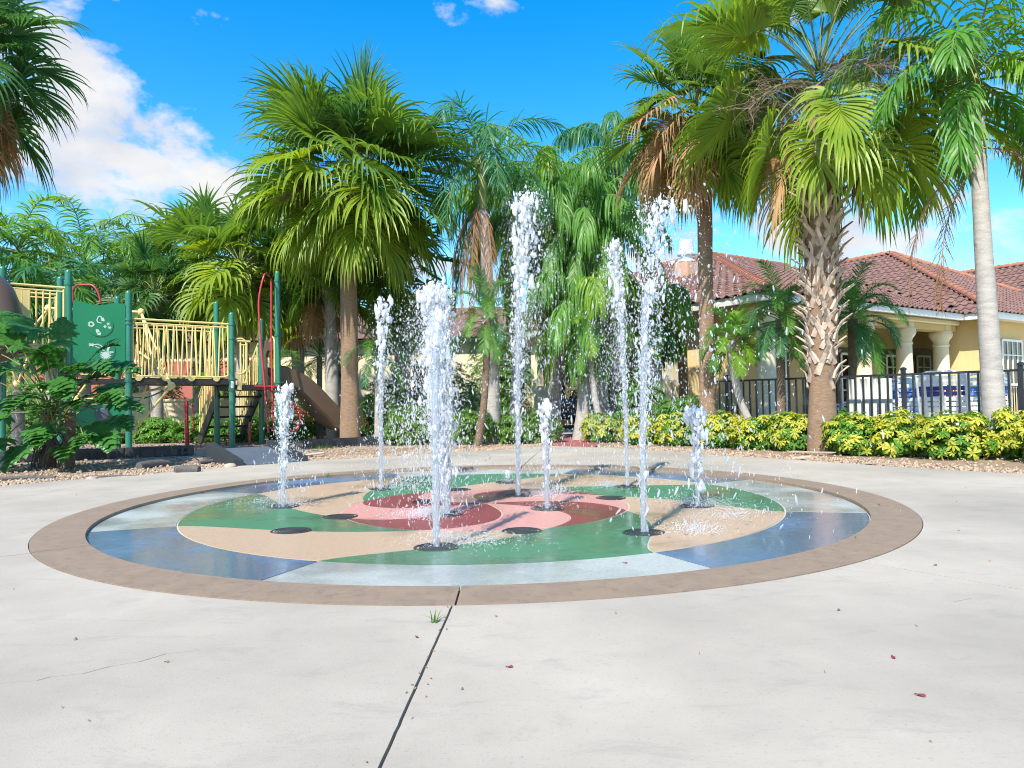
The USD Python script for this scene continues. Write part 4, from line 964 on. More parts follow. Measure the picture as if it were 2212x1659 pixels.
for x, y, dy in spots:
    h = at(x, y, c0[1] + dy + rng.normal() * .06); root = c0 + [rng.normal() * .08, 0, rng.uniform(.5, .8)]
    out = nrm((h - root) * [1, 1, .35]) + [0, 0, -.25]; t = nrm(out + rng.normal(size=3) * .25 + np.array([0, -.25, 0])); sd = nrm(np.cross(t, [0, 0, 1])); n_ = nrm(np.cross(sd, t) * .6 + [0, -.55, .25]); n_ = nrm(n_ - t * np.dot(n_, t))
    v, f = lobed_leaf(rng, h, t, n_, rng.uniform(.42, .58))
    lf = obj('leaf', MB().add(v, f), m_philo, PH)
    obj('leaf_stalk', MB().tube(spline([root, (root + h) / 2 + [0, 0, .12], h], 8), np.linspace(.013, .007, 8), 5, False), m_stem, lf, smooth=True)

# ================================================================== CLUBHOUSE
CU2, CV2 = np.array([.829, .559, 0]), np.array([-.559, .829, 0]); C0 = np.array([5.56, 15.3, 0])
bp = lambda a, b, z=0.0: C0 + CU2 * a + CV2 * b + np.array([0, 0, z])
ANG = math.atan2(.559, .829)
HB = thing('clubhouse', 'yellow clubhouse with white columns and clay tile roof behind the fence', 'building')


def bbox(a0, a1, b0, b1, z0, z1, bevel=0.0, mb=None):
    return (mb or MB()).box(bp((a0 + a1) / 2, (b0 + b1) / 2, (z0 + z1) / 2), (abs(a1 - a0), abs(b1 - b0), z1 - z0), ANG, bevel)


EV = 3.0
obj('back_wall', bbox(.95, 13.2, 2.6, 2.85, 0, EV - .05), m_stucco, HB)
obj('side_wall', bbox(.72, .94, 1.35, 3.0, 0, EV - .05), m_stucco, HB)
obj('arcade_wall', bbox(3.3, 3.5, 3.0, 16, 0, EV - .05), m_stucco, HB)
obj('wing_wall', bbox(9.5, 21.5, -.12, .10, 0, EV - .06), m_stucco, HB)
obj('wing_side_wall', bbox(9.5, 9.72, .102, .88, 0, EV - .06), m_stucco, HB)
obj('porch_end_wall', bbox(9.5, 11.5, .882, 1.1, 0, EV - .06), m_stucco, HB)
obj('beam', bbox(.5, 9.45, .52, .92, 2.62, EV - .06), m_stucco, HB)
obj('beam', bbox(.5, .92, .925, 1.34, 2.62, EV - .06), m_stucco, HB)
obj('beam', bbox(.5, .92, 3.02, 16, 2.62, EV - .06), m_stucco, HB)
obj('cornice', bbox(.42, 9.45, .40, .515, EV - .2, EV - .065, .03), m_cream, HB)
obj('soffit', MB().extrude(Polygon([tuple(bp(*q)[:2]) for q in [(.06, .06), (8.86, .06), (8.86, -.7), (22, -.7), (22, 3), (13.2, 3), (13.2, 2.6), (3.3, 2.6), (3.3, 16), (.06, 16)]]), EV - .055, EV - .03), m_cream, HB)
for a in (.80, 2.86, 4.80, 6.88, 8.95):
    c = bp(a, .72)
    obj('column', MB().lathe([(.30, 0), (.30, .10), (.25, .14), (.225, .2), (.222, 1.1), (.20, 2.18), (.225, 2.2), (.225, 2.235), (.20, 2.25), (.205, 2.33), (.28, 2.44), (.31, 2.50), (.31, 2.55), (.29, 2.62)], c, 28), m_cream, HB, smooth=35)
    obj('block', MB().box(c + [0, 0, 2.775] - CV2 * .012, (.30, .42, .29), ANG, .01), m_cream, HB)
for b in (3.75, 6.5, 9.3, 12.5):
    obj('pier', bbox(.48, .94, b - .23, b + .23, 0, 2.62, .01), m_cream, HB)


def window(a0, a1, z0, z1, nx, nz, frame, name, depth=.06, b=2.6, fr=m_white, curtain=None, border=0.0, bm=None):
    if border: w = obj(name, bbox(a0 - border, a1 + border, b - .05, b - .004, max(0, z0 - border), z1 + border), bm, HB)
    else: w = obj(name, bbox(a0, a1, b - .02, b - .004, z0, z1), curtain or m_dark, HB)
    if border: obj('recess', bbox(a0, a1, b - .056, b - .052, z0, z1), curtain or m_dark, w)
    bb = b - .062 if border else b - .03
    obj('pane', bbox(a0 + .02, a1 - .02, bb - .006, bb - .002, z0 + .02, z1 - .02), m_glass, w)
    f = MB()
    for k in range(nx + 1):
        x = a0 + (a1 - a0) * k / nx; t = frame if k in (0, nx) else frame * .45
        bbox(x - t / 2, x + t / 2, bb - .03, bb - .007, z0, z1, 0, f)
    for k in range(nz + 1):
        z = z0 + (z1 - z0) * k / nz; t = frame if k in (0, nz) else frame * .45
        bbox(a0, a1, bb - .032, bb - .008, z - t / 2, z + t / 2, 0, f)
    obj('frame', f, fr, w)


window(9.32, 10.05, .25, 2.05, 2, 5, .07, 'door', border=.22, bm=m_brownframe)
window(11.2, 12.05, .25, 2.08, 2, 5, .07, 'door', border=.25, bm=m_brownframe)
window(6.8, 7.6, .25, 2.05, 2, 5, .07, 'door', border=.2, bm=m_brownframe)
window(3.3, 4.1, .25, 2.05, 2, 5, .07, 'door', border=.2, bm=m_brownframe)
window(10.75, 12.1, 1.05, 2.38, 4, 3, .07, 'window', b=-.12, curtain=m_curtain)
obj('sill', bbox(10.65, 12.2, -.2, -.122, .96, 1.04), m_cream, HB)
window(15, 16.4, 1.05, 2.38, 4, 3, .07, 'window', b=-.12, curtain=m_curtain)
obj('wall_lamp', bbox(10.22, 10.36, -.26, -.125, 2.50, 2.74, .02), m_brownframe, HB)
obj('downspout', MB().tube([bp(9.46, -.17, .1), bp(9.46, -.17, EV - .1)], .04, 8), m_white, HB)
for (a0, b0), (a1, b1) in (((0, 0), (8.8, 0)), ((0, 0), (0, 16)), ((8.8, -.762), (22, -.762)), ((8.8, -.76), (8.8, -.004))):
    p, q = bp(a0, b0, EV - .03), bp(a1, b1, EV - .03); t = nrm(q - p); sd = np.array([-t[1], t[0], 0])
    ins = 1 if np.dot(sd, bp(15, 8) - p) > 0 else -1
    g = MB()
    prof = [(0, .085), (-.10 * 0 - .0, -.0), (.02, -.085), (.10, -.085), (.10, .085)]
    v = np.array([[e + sd * ins * (y) + [0, 0, z] for y, z in prof] for e in (p, q)])
    g.grid(v, True, True); obj('gutter', g, m_white, HB)

tiles = []


def tile_face(O, s, up, pitch, poly, w=.25, ex=.33, seed=0):
    """rows of S-shaped clay tiles over a plane: O origin, s along the eave, up: plan direction uphill"""
    rng = np.random.default_rng(seed)
    tdir = nrm(up + np.array([0, 0, pitch])); nd = nrm(np.cross(s, tdir)); nd = nd if nd[2] > 0 else -nd
    x0, y0, x1, y1 = poly.bounds
    xs = np.array([0, .12, .28, .42, .55, .68, .84, 1.0]) * w; hz = np.array([.012, .035, .055, .05, .022, .004, .0, .012])
    for j in range(int((y1 - y0) / ex) + 2):
        for i in range(int((x1 - x0) / w) + 2):
            cx, cy = x0 + (i + .0) * w, y0 - .06 + j * ex
            if not poly.contains(Point(cx + w / 2, cy + ex * .5)): continue
            dz = rng.normal() * .003
            lo = [O + s * (cx + a) + tdir * cy + nd * (b + .03 + dz) for a, b in zip(xs, hz)]
            hi = [O + s * (cx + a) + tdir * (cy + ex * 1.08) + nd * (b + .0 + dz) for a, b in zip(xs, hz)]
            un = [p - nd * .018 for p in lo]
            tiles.append((np.array([un, lo, hi]), np.linalg.norm(lo[3][:2])))


def roof_deck(pts, up, m=m_dark):
    v = np.array(pts); return MB().add(np.vstack([v, v - [0, 0, .05]]), [[0, i, i + 1] for i in range(1, len(v) - 1)] + [[len(v), len(v) + i + 1, len(v) + i] for i in range(1, len(v) - 1)])


def plane_poly(O, s, up, pitch, pts):
    tdir = nrm(up + np.array([0, 0, pitch])); return Polygon([(np.dot(p - O, s), np.dot(p - O, tdir)) for p in pts])


PA_, PW = .36, .55
zA = EV + .055
# main roof: right face, left face; wing: left face and front face; farther wing
apx = bp(10.5, 10.5, zA + PA_ * 10.5)
faceR = [bp(0, 0, zA), bp(8.8, 0, zA), bp(8.8 + 10.5 * PA_ / PW, 10.5, zA + PA_ * 10.5), apx]
faceL = [bp(0, 0, zA), apx, bp(10.5, 14, zA + PA_ * 10.5), bp(0, 16, zA)]
Pk = bp(14.7, 5.14, zA + PW * 5.9)
faceW = [bp(8.8, -.76, zA), Pk, bp(14.7, 13, zA + PW * 5.9), bp(8.8 + 10.5 * PA_ / PW, 10.5, zA + PA_ * 10.5), bp(8.8, 0, zA)]
faceF = [bp(8.8, -.76, zA), bp(20.6, -.76, zA), Pk]
roof = obj('roof', roof_deck(faceR, 0), m_dark, HB)
for fc in (faceL, faceW, faceF): obj('roof_face', roof_deck(fc, 0), m_dark, roof)
obj('roof_face', roof_deck([bp(20.6, -.76, zA), bp(20.6, 13, zA), bp(14.7, 13, zA + PW * 5.9), Pk], 0), m_dark, roof)
obj('roof_face', roof_deck([apx, bp(16, 10.5, zA + PA_ * 10.5), bp(16, 16, zA + 2), bp(10.5, 14, zA + PA_ * 10.5)], 0), m_dark, roof)
nU = CU2; nV = CV2
for O, s, up, pt, fc, sd in ((bp(0, 0, zA), nU, nV, PA_, faceR, 1), (bp(0, 0, zA), nV, nU, PA_, faceL, 2), (bp(8.8, -.76, zA), nV, nU, PW, faceW, 3), (bp(8.8, -.76, zA), nU, nV, PW, faceF, 4)):
    tile_face(O, s, up, pt, plane_poly(O, s, up, pt, fc), seed=sd)
# farther wing on the right
Dr = np.array([20.8, 29.0, 0]); 
dA, dB = Dr - CV2 * 4 + [0, 0, 6.0], Dr + CV2 * 9 + [0, 0, 6.0]; dC, dD = dB - CU2 * 3.1 - [0, 0, 1.72], dA - CU2 * 3.1 - [0, 0, 1.72]
obj('roof_face', roof_deck([dD, dA, dB, dC], 0), m_dark, roof)
tile_face(dD, nV, nU, .555, plane_poly(dD, nV, nU, .555, [dD, dA, dB, dC]), seed=5)
w = dD - CU2 * -.5; obj('upper_wall', MB().plank(dD + CU2 * .5 - [0, 0, .75], dC + CU2 * .5 - [0, 0, .75], .2, 1.4), m_cream, HB)
obj('gutter', MB().plank(dD - [0, 0, .07], dC - [0, 0, .07], .12, .13), m_white, HB)
tiles.sort(key=lambda t: t[1])
for g, _ in tiles[:300]: obj('roof_tile', MB().grid(g), m_tile, roof)
mb = MB()
for g, _ in tiles[300:]: mb.grid(g)
obj('more_roof_tiles', mb, m_tile, roof, kind='stuff')


def ridge(p, q, step=.34, r=.105):
    L = np.linalg.norm(q - p); t = (q - p) / L; sd = nrm(np.cross(t, [0, 0, 1])); u = np.cross(sd, t)
    an = np.linspace(-.25, PI + .25, 9)
    for k in range(int(L / step)):
        a = p + t * k * step; v = np.array([[e + (sd * math.cos(x) + u * math.sin(x)) * rr + u * .01 for x in an] for e, rr in ((a + t * .012, r * .82), (a, r * 1.12), (a + t * step * 1.1, r * .9))])
        obj('ridge_tile', MB().grid(v), m_hip, roof)


ridge(bp(-.02, -.02, zA + .04), apx + [0, 0, .06]); ridge(apx + [0, 0, .04], bp(16, 10.5, zA + PA_ * 10.5 + .04)); ridge(bp(8.78, -.78, zA + .04), Pk + [0, 0, .06]); ridge(Pk + [0, 0, .04], bp(14.7, 13, zA + PW * 5.9 + .04))
ridge(bp(20.6, -.76, zA + .05), Pk + [0, 0, .05]); ridge(dA + [0, 0, .04], dB + [0, 0, .04]); ridge(apx + [0, 0, .04], bp(10.5, 14, zA + PA_ * 10.5 + .04))
c = bp(5.2, 7.0, 4.9)
obj('chimney', MB().box(c + [0, 0, .12], (.56, .56, .75), ANG, .01), M('pink_stucco', (.47, .29, .20), .9, .08, 3), roof)
obj('vent_pipe', MB().lathe([(.30, .5), (.30, .56), (.20, .60), (.20, .72), (.31, .74), (.31, .80), (.26, .86), (.235, 1.2), (.225, 1.24)], c, 24), m_galv, roof, smooth=35)
obj('lightning_rod', MB().tube([Pk, Pk + [0, 0, .42]], .008, 5), m_galv, roof)
obj('lightning_rod', MB().tube([bp(14.2, 10.5, 6.8), bp(14.2, 10.5, 7.25)], .008, 5), m_galv, roof)

# ================================================================== FENCE, POOL CHAIRS
FA, FD = np.array([3.634, 12.36, 0]), np.array([.683, -.730, 0])
fence = thing('metal_fence', 'black metal picket fence behind the variegated hedge', 'fence')
ff = lambda s, z=0.0: FA + FD * s + np.array([0, 0, z])
for s in (.1, 1.5, 2.9, 4.3, 5.7):
    pst = obj('post', MB().box(ff(s, .56), (.062, .062, 1.14), math.atan2(FD[1], FD[0]), .004), m_black, fence)
    obj('post_cap', MB().lathe([(.046, 1.13), (.046, 1.15), (.02, 1.17), (.002, 1.172)], ff(s), 12), m_black, pst)
for z in (1.065, .12):
    obj('rail', MB().plank(ff(-.3, z), ff(6.2, z), .03, .032), m_black, fence)
for k in range(57):
    s = -.28 + k * .114
    if min(abs(s - q) for q in (.1, 1.5, 2.9, 4.3, 5.7)) < .05: continue
    obj('picket', MB().box(ff(s, .585), (.026, .026, .927), math.atan2(FD[1], FD[0])), m_black, fence)
f2 = thing('metal_fence', 'dark inner pool fence in front of the porch columns', 'fence')
G0, G1 = bp(1.2, -2.1), bp(9.2, -2.1); n = 64
for z in (.95, .12): obj('rail', MB().plank(G0 + [0, 0, z], G1 + [0, 0, z], .03, .03), m_black, f2)
for k in range(n + 1):
    c = G0 + (G1 - G0) * k / n
    obj('picket', MB().box(c + [0, 0, .53], (.02, .02, .82) if k % 16 else (.06, .06, 1.08), ANG), m_black, f2)
for s0, s1, lab in ((2.0, 2.62, 'pale flat board leaning behind the fence, left of its corner post'), (4.75, 6.1, 'pale flat board behind the fence at the right edge')):
    T = thing('board', lab, 'board'); nn = np.array([.73, .683, 0])
    obj('sheet', MB().plank(ff((s0 + s1) / 2 - (s1 - s0) / 2, .72) + nn * .35, ff(s1, .72) + nn * .35, .03, .62), m_board, T); obj('foot', MB().plank(ff(s0 + .1, .2) + nn * .35, ff(s1 - .1, .2) + nn * .35, .06, .4), m_black, T)


def chaise(label, loc, rz, back=1.05, band=m_chairblue):
    T = thing('pool_lounger', label, 'sun lounger', 'loungers on the pool deck', loc=loc); T_x = UsdGeom.Xform(T); T_x.AddRotateZOp().Set(math.degrees(rz))
    W, zs, Ls, Lb = .62, .34, 1.15, .78
    cb, sb = math.cos(back), math.sin(back)
    f = MB()
    for sg in (-1, 1):
        y = sg * W / 2
        f.tube([(Ls, y, zs), (0, y, zs)], .02, 7); f.tube([(0, y, zs), (-Lb * cb, y, zs + Lb * sb)], .02, 7)
    f.tube([(-Lb * cb, -W / 2, zs + Lb * sb), (-Lb * cb - .03, -W / 4, zs + Lb * sb + .05), (-Lb * cb - .03, W / 4, zs + Lb * sb + .05), (-Lb * cb, W / 2, zs + Lb * sb)], .02, 7)
    f.tube([(Ls, -W / 2, zs), (Ls, W / 2, zs)], .02, 7)
    obj('frame', f, m_white, T, smooth=True)
    for x in (.95, .05):
        for sg in (-1, 1): obj('leg', MB().tube([(x, sg * (W / 2 - .02), zs), (x - .05, sg * (W / 2 - .02), 0)], .018, 7), m_white, T, smooth=True)
    nb = 9
    for k in range(nb):
        d = .06 + k * (Lb - .1) / (nb - 1); c = np.array([-d * cb, 0, zs + d * sb])
        obj('strap', MB().plank(c - [0, W / 2 + .015, 0], c + [0, W / 2 + .015, 0], .062, .012, (sb, 0, cb)), band if k in (5, 6) else m_white, T)
    for k in range(13):
        c = np.array([.05 + k * .088, 0, zs + .012]); obj('strap', MB().plank(c - [0, W / 2 + .015, 0], c + [0, W / 2 + .015, 0], .065, .012), band if k in (3, 8) else m_white, T)
    for sg in (-.22, 0, .22):
        obj('lacing', MB().plank((-.05 * cb - .012, sg, zs + .05 * sb), (-Lb * cb * .98 - .012, sg, zs + Lb * sb * .98), .05, .01, (sb, 0, cb)), m_white, T)


chaise('white strap lounger with navy bands, seen from behind right of the fence post', at(2040, 885, 10.7) * [1, 1, 0], .9, 1.15, m_chairnavy)
chaise('white strap lounger with blue band, just left of the grey ringed trunk', at(2128, 885, 10.9) * [1, 1, 0], -2.2, 1.1)
chaise('white strap lounger with blue band, left of the fence post', at(1955, 885, 11.8) * [1, 1, 0], -1.9, 1.0)
chaise('white strap lounger half behind the fence post', at(1990, 885, 11.4) * [1, 1, 0], -2.0, 1.1)
chaise('low white lounger lying flat behind the left fence board', at(1850, 890, 12.0) * [1, 1, 0], -2.4, .25)
chaise('low white lounger lying flat beside the right pygmy date palm', at(1770, 888, 12.6) * [1, 1, 0], -2.4, .3)

# ================================================================== PLAYGROUND
pu, pv = np.array([.769, .639, 0]), np.array([-.639, .769, 0]); S_ = .915
Zp = lambda p, z: np.array([p[0], p[1], z])
p1 = np.array([-7.5, 12.08, 0]); p3 = p1 + pu * S_; p2 = p1 + pv * S_; p4 = p3 + pv * S_
p6 = np.array([-5.415, 13.81, 0]); p8 = p6 + pu * S_; p5 = p6 + pv * S_; p7 = p5 + pu * S_
q1 = p1 - pu * S_; q2 = p2 - pu * S_
PG = thing('play_structure', 'green and yellow play structure with two towers, bridge and brown slide', 'play structure')
PR = .055
for p, zt, rings in ((p1, 3.14, (2.9, 2.25, 1.35)), (p3, 2.86, (2.35, 2.28, 1.42, 1.26, .6, .4)), (p2, 3.16, (2.9, 2.2)), (p4, 2.88, (2.3,)), (p5, 2.92, (2.36,)), (p6, 2.6, (2.37, 2.1, 1.3, 1.1)), (p7, 2.63, (2.2, 1.25)), (p8, 3.5, (3.3, 2.2, 1.25)), (q1, 3.1, (2.9, 1.8)), (q2, 3.1, (2.9,))):
    o = obj('post', MB().lathe([(PR, -.2), (PR, zt - .05), (PR * .9, zt - .02), (PR * .6, zt), (.001, zt + .008)], p, 18), m_pgreen, PG, smooth=40)
    for z in rings:
        obj('collar', MB().lathe([(PR, z - .022), (PR + .012, z - .02), (PR + .012, z + .02), (PR, z + .022)], p, 18).box(Zp(p, z) + pu * (PR + .02), (.05, .03, .035), math.atan2(.639, .769)), m_pgreen, o)


def slab(a, b, c, d, z0, z1): return MB().extrude(Polygon([tuple(x[:2]) for x in (a, b, c, d)]), z0, z1)


obj('deck', slab(p1, p3, p4, p2, 1.22, 1.29), m_pdeck, PG); obj('deck', slab(p6, p8, p7, p5, 1.10, 1.20), m_pdeck, PG); obj('deck', slab(q1, p1, p2, q2, 1.70, 1.77), m_pdeck, PG)
obj('bridge_deck', slab(p3, p6, p5, p4, 1.20, 1.29), m_pdeck, PG)
for k in range(11):
    a, b = p3 + (p6 - p3) * k / 11, p3 + (p6 - p3) * (k + .86) / 11
    obj('bridge_plank', slab(a, b, b + pv * S_, a + pv * S_, 1.292, 1.315), m_pdeck, PG)


def railing(a, b, z0, z1, n, m=m_pyel, tilt=0.0, z0b=None, z1b=None, feet=0, r=.0135):
    """a frame of pipes between two posts with upright bars"""
    t = nrm(b - a); L = np.linalg.norm(b - a); z0b = z0 if z0b is None else z0b; z1b = z1 if z1b is None else z1b
    P_ = lambda f, z: a + (b - a) * f + np.array([0, 0, z])
    e = .07 / L
    fr = MB().tube([P_(e, z0 + .04), P_(e, z1 - .03)], .017, 8).tube([P_(1 - e, z0b + .04), P_(1 - e, z1b - .03)], .017, 8)
    fr.tube([P_(0.01, z1), P_(.99, z1b)], .02, 8).tube([P_(e, z1 - .07), P_(1 - e, z1b - .07)], .015, 8).tube([P_(e, z0 + .03), P_(2 * e, z0), P_(1 - 2 * e, z0b), P_(1 - e, z0b + .03)], .019, 8)
    o = obj('railing', fr, m, PG, smooth=True)
    for k in range(n):
        f = e + (1 - 2 * e) * (k + 1) / (n + 1); d = tilt * (1 if k % 2 else -1) / L
        obj('baluster', MB().tube([P_(f - d, z0 + (z0b - z0) * f), P_(f + d, z1 - .07 + (z1b - z1) * f)], r, 7, False), m, o, smooth=True)
    for k in range(feet):
        f = (k + .35) / feet; obj('bracket', MB().prism(Polygon([(-.07, 0), (.07, 0), (.05, -.05), (.02, -.075), (-.02, -.075), (-.05, -.05)]), .02, P_(f, z0 - .01) - np.cross(t, [0, 0, 1]) * -.0, t, np.array([0, 0, 1.0])), m, o)
    return o


railing(p3, p6, 1.345, 2.37, 19, tilt=.018, feet=4); railing(p4, p5, 1.345, 2.37, 19, tilt=-.018)
o = railing(q1, p1, 1.82, 2.83, 7); obj('side_panel', MB().plank(Zp(q1, 2.32) + pu * .05, Zp(q1, 2.32) + pu * .36, .02, .9), m_pyel, o)
obj('toe_board', MB().plank(Zp(q1, 1.80) + pu * .07, Zp(p1, 1.80) - pu * .07, .02, .13), m_pyel, o)
railing(q1 + pv * S_, p2, 1.82, 2.83, 7); railing(p2, p4, 1.4, 2.35, 7)
# wall panel with raised discs
pw = .80; ex = pu; ez = np.array([0, 0, 1.0]); o_ = Zp(p1, 1.43) + pu * .06 - np.array([.639, -.769, 0]) * .0
outl = [(0, 0), (pw, 0), (pw, 1.16)] + [(pw - pw * k / 24, 1.165 + .028 * math.sin(k / 24 * 2 * PI * 1.25 + .4)) for k in range(25)]
ol = Polygon(outl).buffer(-.02).buffer(.02)
panel = obj('play_panel', MB().prism(ol, .03, o_ - pv * .0, ex, ez), m_panel, PG)
fn = np.cross(ex, ez)          # out of the panel's face
fo = o_ + fn * .0305 if np.dot(fn, -pv) > 0 else o_ - fn * .0005


def mark(poly, th, lift, m, nm='mark'):
    return obj(nm, MB().prism(poly, th, fo + fn * lift, ex, ez), m, panel)


cA, cB = (.40, .80), (.43, .36)
for c_ in (cA, cB):
    ringp = Point(*c_).buffer(.205, 40)
    mark(ringp, .008, 0, m_panel, 'raised_disc')
L2 = .0085
sunp = unary_union([Point(cA[0] - .13, cA[1] + .0).buffer(.036)] + [Point(cA[0] - .13 + .042 * math.cos(a), cA[1] + .042 * math.sin(a)).buffer(.009) for a in np.linspace(0, 2 * PI, 13)[:-1]]).difference(Point(cA[0] - .13, cA[1]).buffer(.023))
cloud = LineString([(cA[0] + x, cA[1] + y) for x, y in [(.02, .03), (-.03, .04), (-.045, .075), (-.03, .12), (-.01, .145), (.02, .14), (.025, .11)]]).buffer(.008)
tree = Polygon([(cA[0] + x, cA[1] + y) for x, y in [(.02, .09), (.05, .135), (.075, .08), (.07, .06), (.03, .065)]])
hexa = Polygon([(cA[0] + x, cA[1] + y) for x, y in [(-.06, -.08), (-.02, -.085), (.02, -.15), (.01, -.185), (-.03, -.18), (-.06, -.12)]]).difference(LineString([(cA[0] - .03, cA[1] - .145), (cA[0] + .0, cA[1] - .125)]).buffer(.006))
flakes = unary_union([LineString([(cA[0] + x - .024 * math.cos(a), cA[1] + y - .024 * math.sin(a)), (cA[0] + x + .024 * math.cos(a), cA[1] + y + .024 * math.sin(a))]).buffer(.005) for x, y in ((.08, -.03), (.13, .02), (.15, -.045)) for a in (0, 1.05, 2.1)])
for g_ in (sunp, cloud, tree, hexa, flakes): mark(g_, .003, L2, m_marks)
arm = LineString([(cB[0] + x, cB[1] + y) for x, y in [(-.12, .09), (-.06, .10), (-.01, .075), (.03, .03), (.06, .08), (.08, .13)]]).buffer(.008).union(LineString([(cB[0] - .10, cB[1] + .065), (cB[0] - .02, cB[1] + .02), (cB[0] + .04, cB[1] - .01)]).buffer(.007))
hand = unary_union([Point(cB[0] - .14, cB[1] + .085).buffer(.025)] + [LineString([(cB[0] - .14, cB[1] + .085), (cB[0] - .19, cB[1] + .085 + d)]).buffer(.007) for d in (-.02, .0, .02)])
body = unary_union([Point(cB[0] + .06, cB[1] - .08).buffer(.055)] + [LineString([(cB[0] + .06, cB[1] - .08), (cB[0] + .06 + .078 * math.cos(a), cB[1] - .08 + .078 * math.sin(a))]).buffer(.008) for a in np.linspace(2.6, 7, 11)])
ears = unary_union([LineString([(cB[0] + .09, cB[1] + .0), (cB[0] + .115, cB[1] + .075)]).buffer(.016), LineString([(cB[0] + .08, cB[1] - .03), (cB[0] + .17, cB[1] - .03)]).buffer(.012)])
for g_ in (arm, hand, body, ears): mark(g_, .003, L2, m_marks)
obj('hoop', MB().tube(spline([at(157, 655, 12.7), at(157, 630, 12.7), at(170, 615, 12.7), at(195, 615, 12.7), at(212, 632, 12.7), at(217, 655, 12.7)], 26), .018, 8), m_pred, PG, smooth=True)
low = obj('lower_play_panel', MB().plank(Zp(p1, .66) + pu * .07, Zp(p3, .66) - pu * .07, .025, .36), m_panel, PG)
obj('wheel', MB().lathe([(.11, -.01), (.11, .012), (.09, .03), (.02, .035)], (0, 0, 0), 24), m_rampmat, low)
wx = UsdGeom.Xformable(stage.GetPrimAtPath(str(low.GetPath()) + '/wheel')); cw = Zp(p1, .68) + pu * .5 - pv * .03
wx.AddTransformOp().Set(Gf.Matrix4d(*[float(x) for x in (*pu, 0, 0, 0, 1, 0, *(-pv), 0, *cw, 1)]))
# tube climber with ball joints
nod = [(975, 405, 13.6), (1058, 748, 13.2), (1185, 915, 13.0), (925, 1225, 13.2), (690, 1262, 13.6), (335, 380, 13.6), (60, 720, 13.4), (820, 590, 14.2), (820, 1000, 13.8), (120, 900, 13.6), (520, 1010, 14)]
nod = [at((x / 1.843) * .576, (950 + y / 1.843) * .576, Y) for x, y, Y in nod]
CL = obj('tube_climber', MB().lathe([(.001, -.07), (.05, -.05), (.065, 0), (.05, .05), (.001, .07)], nod[0], 12), m_pyel, PG, smooth=True)
for nd in nod[1:]: obj('ball_joint', MB().lathe([(.001, -.075), (.05, -.055), (.07, 0), (.05, .055), (.001, .075)], nd, 12), m_pyel, CL, smooth=True)
for i, j in ((0, 1), (1, 2), (2, 3), (0, 2), (3, 4), (1, 7), (7, 0), (2, 8), (8, 3), (5, 6), (5, 9), (6, 9), (9, 10), (10, 4), (8, 10), (0, 5), (1, 3), (7, 10), (5, 10)):
    obj('tube', MB().tube([nod[i], nod[j]], .022, 8), m_pyel, CL, smooth=True)
for i, j, s_ in ((2, 8, .1), (3, 7, .2), (8, 1, .15), (10, 2, .2)):
    m_ = (nod[i] + nod[j]) / 2 - [0, 0, s_]; obj('rope', MB().tube(spline([nod[i], m_, nod[j]], 10), .009, 5), m_rope, CL, smooth=True)
# slide
cs = (p8 + p7) / 2; path = [(0, 1.21), (.24, 1.20), (.46, 1.11), (.72, .90), (1.02, .60), (1.30, .37), (1.60, .24), (1.9, .20), (2.25, .19)]
pp = spline(path, 30); hw = .36; prof = [(-hw - .05, .30), (-hw - .035, .33), (-hw + .0, .31), (-hw + .02, .06), (-hw + .10, .0), (hw - .10, 0), (hw - .02, .06), (hw, .31), (hw + .035, .33), (hw + .05, .30), (hw + .03, .02), (hw - .08, -.05), (-hw + .08, -.05), (-hw - .03, .02)]
gv = []
for k in range(30):
    tt = pp[min(k + 1, 29)] - pp[max(k - 1, 0)]; tt = tt / np.linalg.norm(tt); nx_, nz_ = -tt[1], tt[0]
    hgt = 1.0 if k > 2 else 1.15
    gv.append([cs + pu * (pp[k, 0] + nx_ * z * hgt) + pv * y + np.array([0, 0, pp[k, 1] + nz_ * z * hgt]) for y, z in prof])
sl = obj('slide', MB().grid(np.array(gv), True, True), m_pbrown, PG, smooth=45)
obj('slide_foot', MB().plank(cs + pu * 1.98 + [0, 0, .16], cs + pu * 1.98 + [0, 0, -.15], .5, .12, pv), m_pbrown, sl)
hood = Polygon([(-.40, 0), (.40, 0), (.40, .75), (.30, .95), (-.30, .95), (-.40, .75)]).difference(Polygon([(-.27, -.1), (.27, -.1), (.27, .6), (.18, .72), (-.18, .72), (-.27, .6)]))
obj('slide_hood', MB().prism(hood, .05, cs + [0, 0, 1.21] + pu * .02, pv, np.array([0, 0, 1.0])), m_pbrown, PG)
obj('bar', MB().tube(spline([Zp(p8, 1.25) + pv * .18 + pu * .0, Zp(p8, 2.1) + pv * .18, Zp(p8, 2.2) + pv * .30, Zp(p8, 2.1) + pv * .4], 16), .017, 8), m_pyel, PG, smooth=True)
# stairs behind the second tower
for k in range(5):
    c = (p5 + p7) / 2 + pv * (.14 + .26 * k) + [0, 0, .98 - .21 * k]
    obj('step', MB().plank(c - pu * .40, c + pu * .40, .25, .04), m_pdeck, PG)
for e in (p5 + pu * .04, p7 - pu * .04):
    obj('stringer', MB().plank(Zp(e, 1.08), Zp(e + pv * 1.35, .0), .04, .24), m_pdeck, PG)
    railing(e + pv * .05, e + pv * 1.35, 1.25, 2.1, 9, z0b=.15, z1b=1.0)
railing(p6 + pu * .1, p6 + pu * .36, 1.22, 2.05, 1)
o = obj('grab_handle', MB().tube(spline([Zp(p6, 2.08) + pu * .07, Zp(p6, 2.1) + pu * .2, Zp(p6, 2.0) + pu * .28, Zp(p6, 1.5) + pu * .27, Zp(p6, 1.42) + pu * .2, Zp(p6, 1.4) + pu * .12], 22), .018, 8), m_pyel, PG, smooth=True)
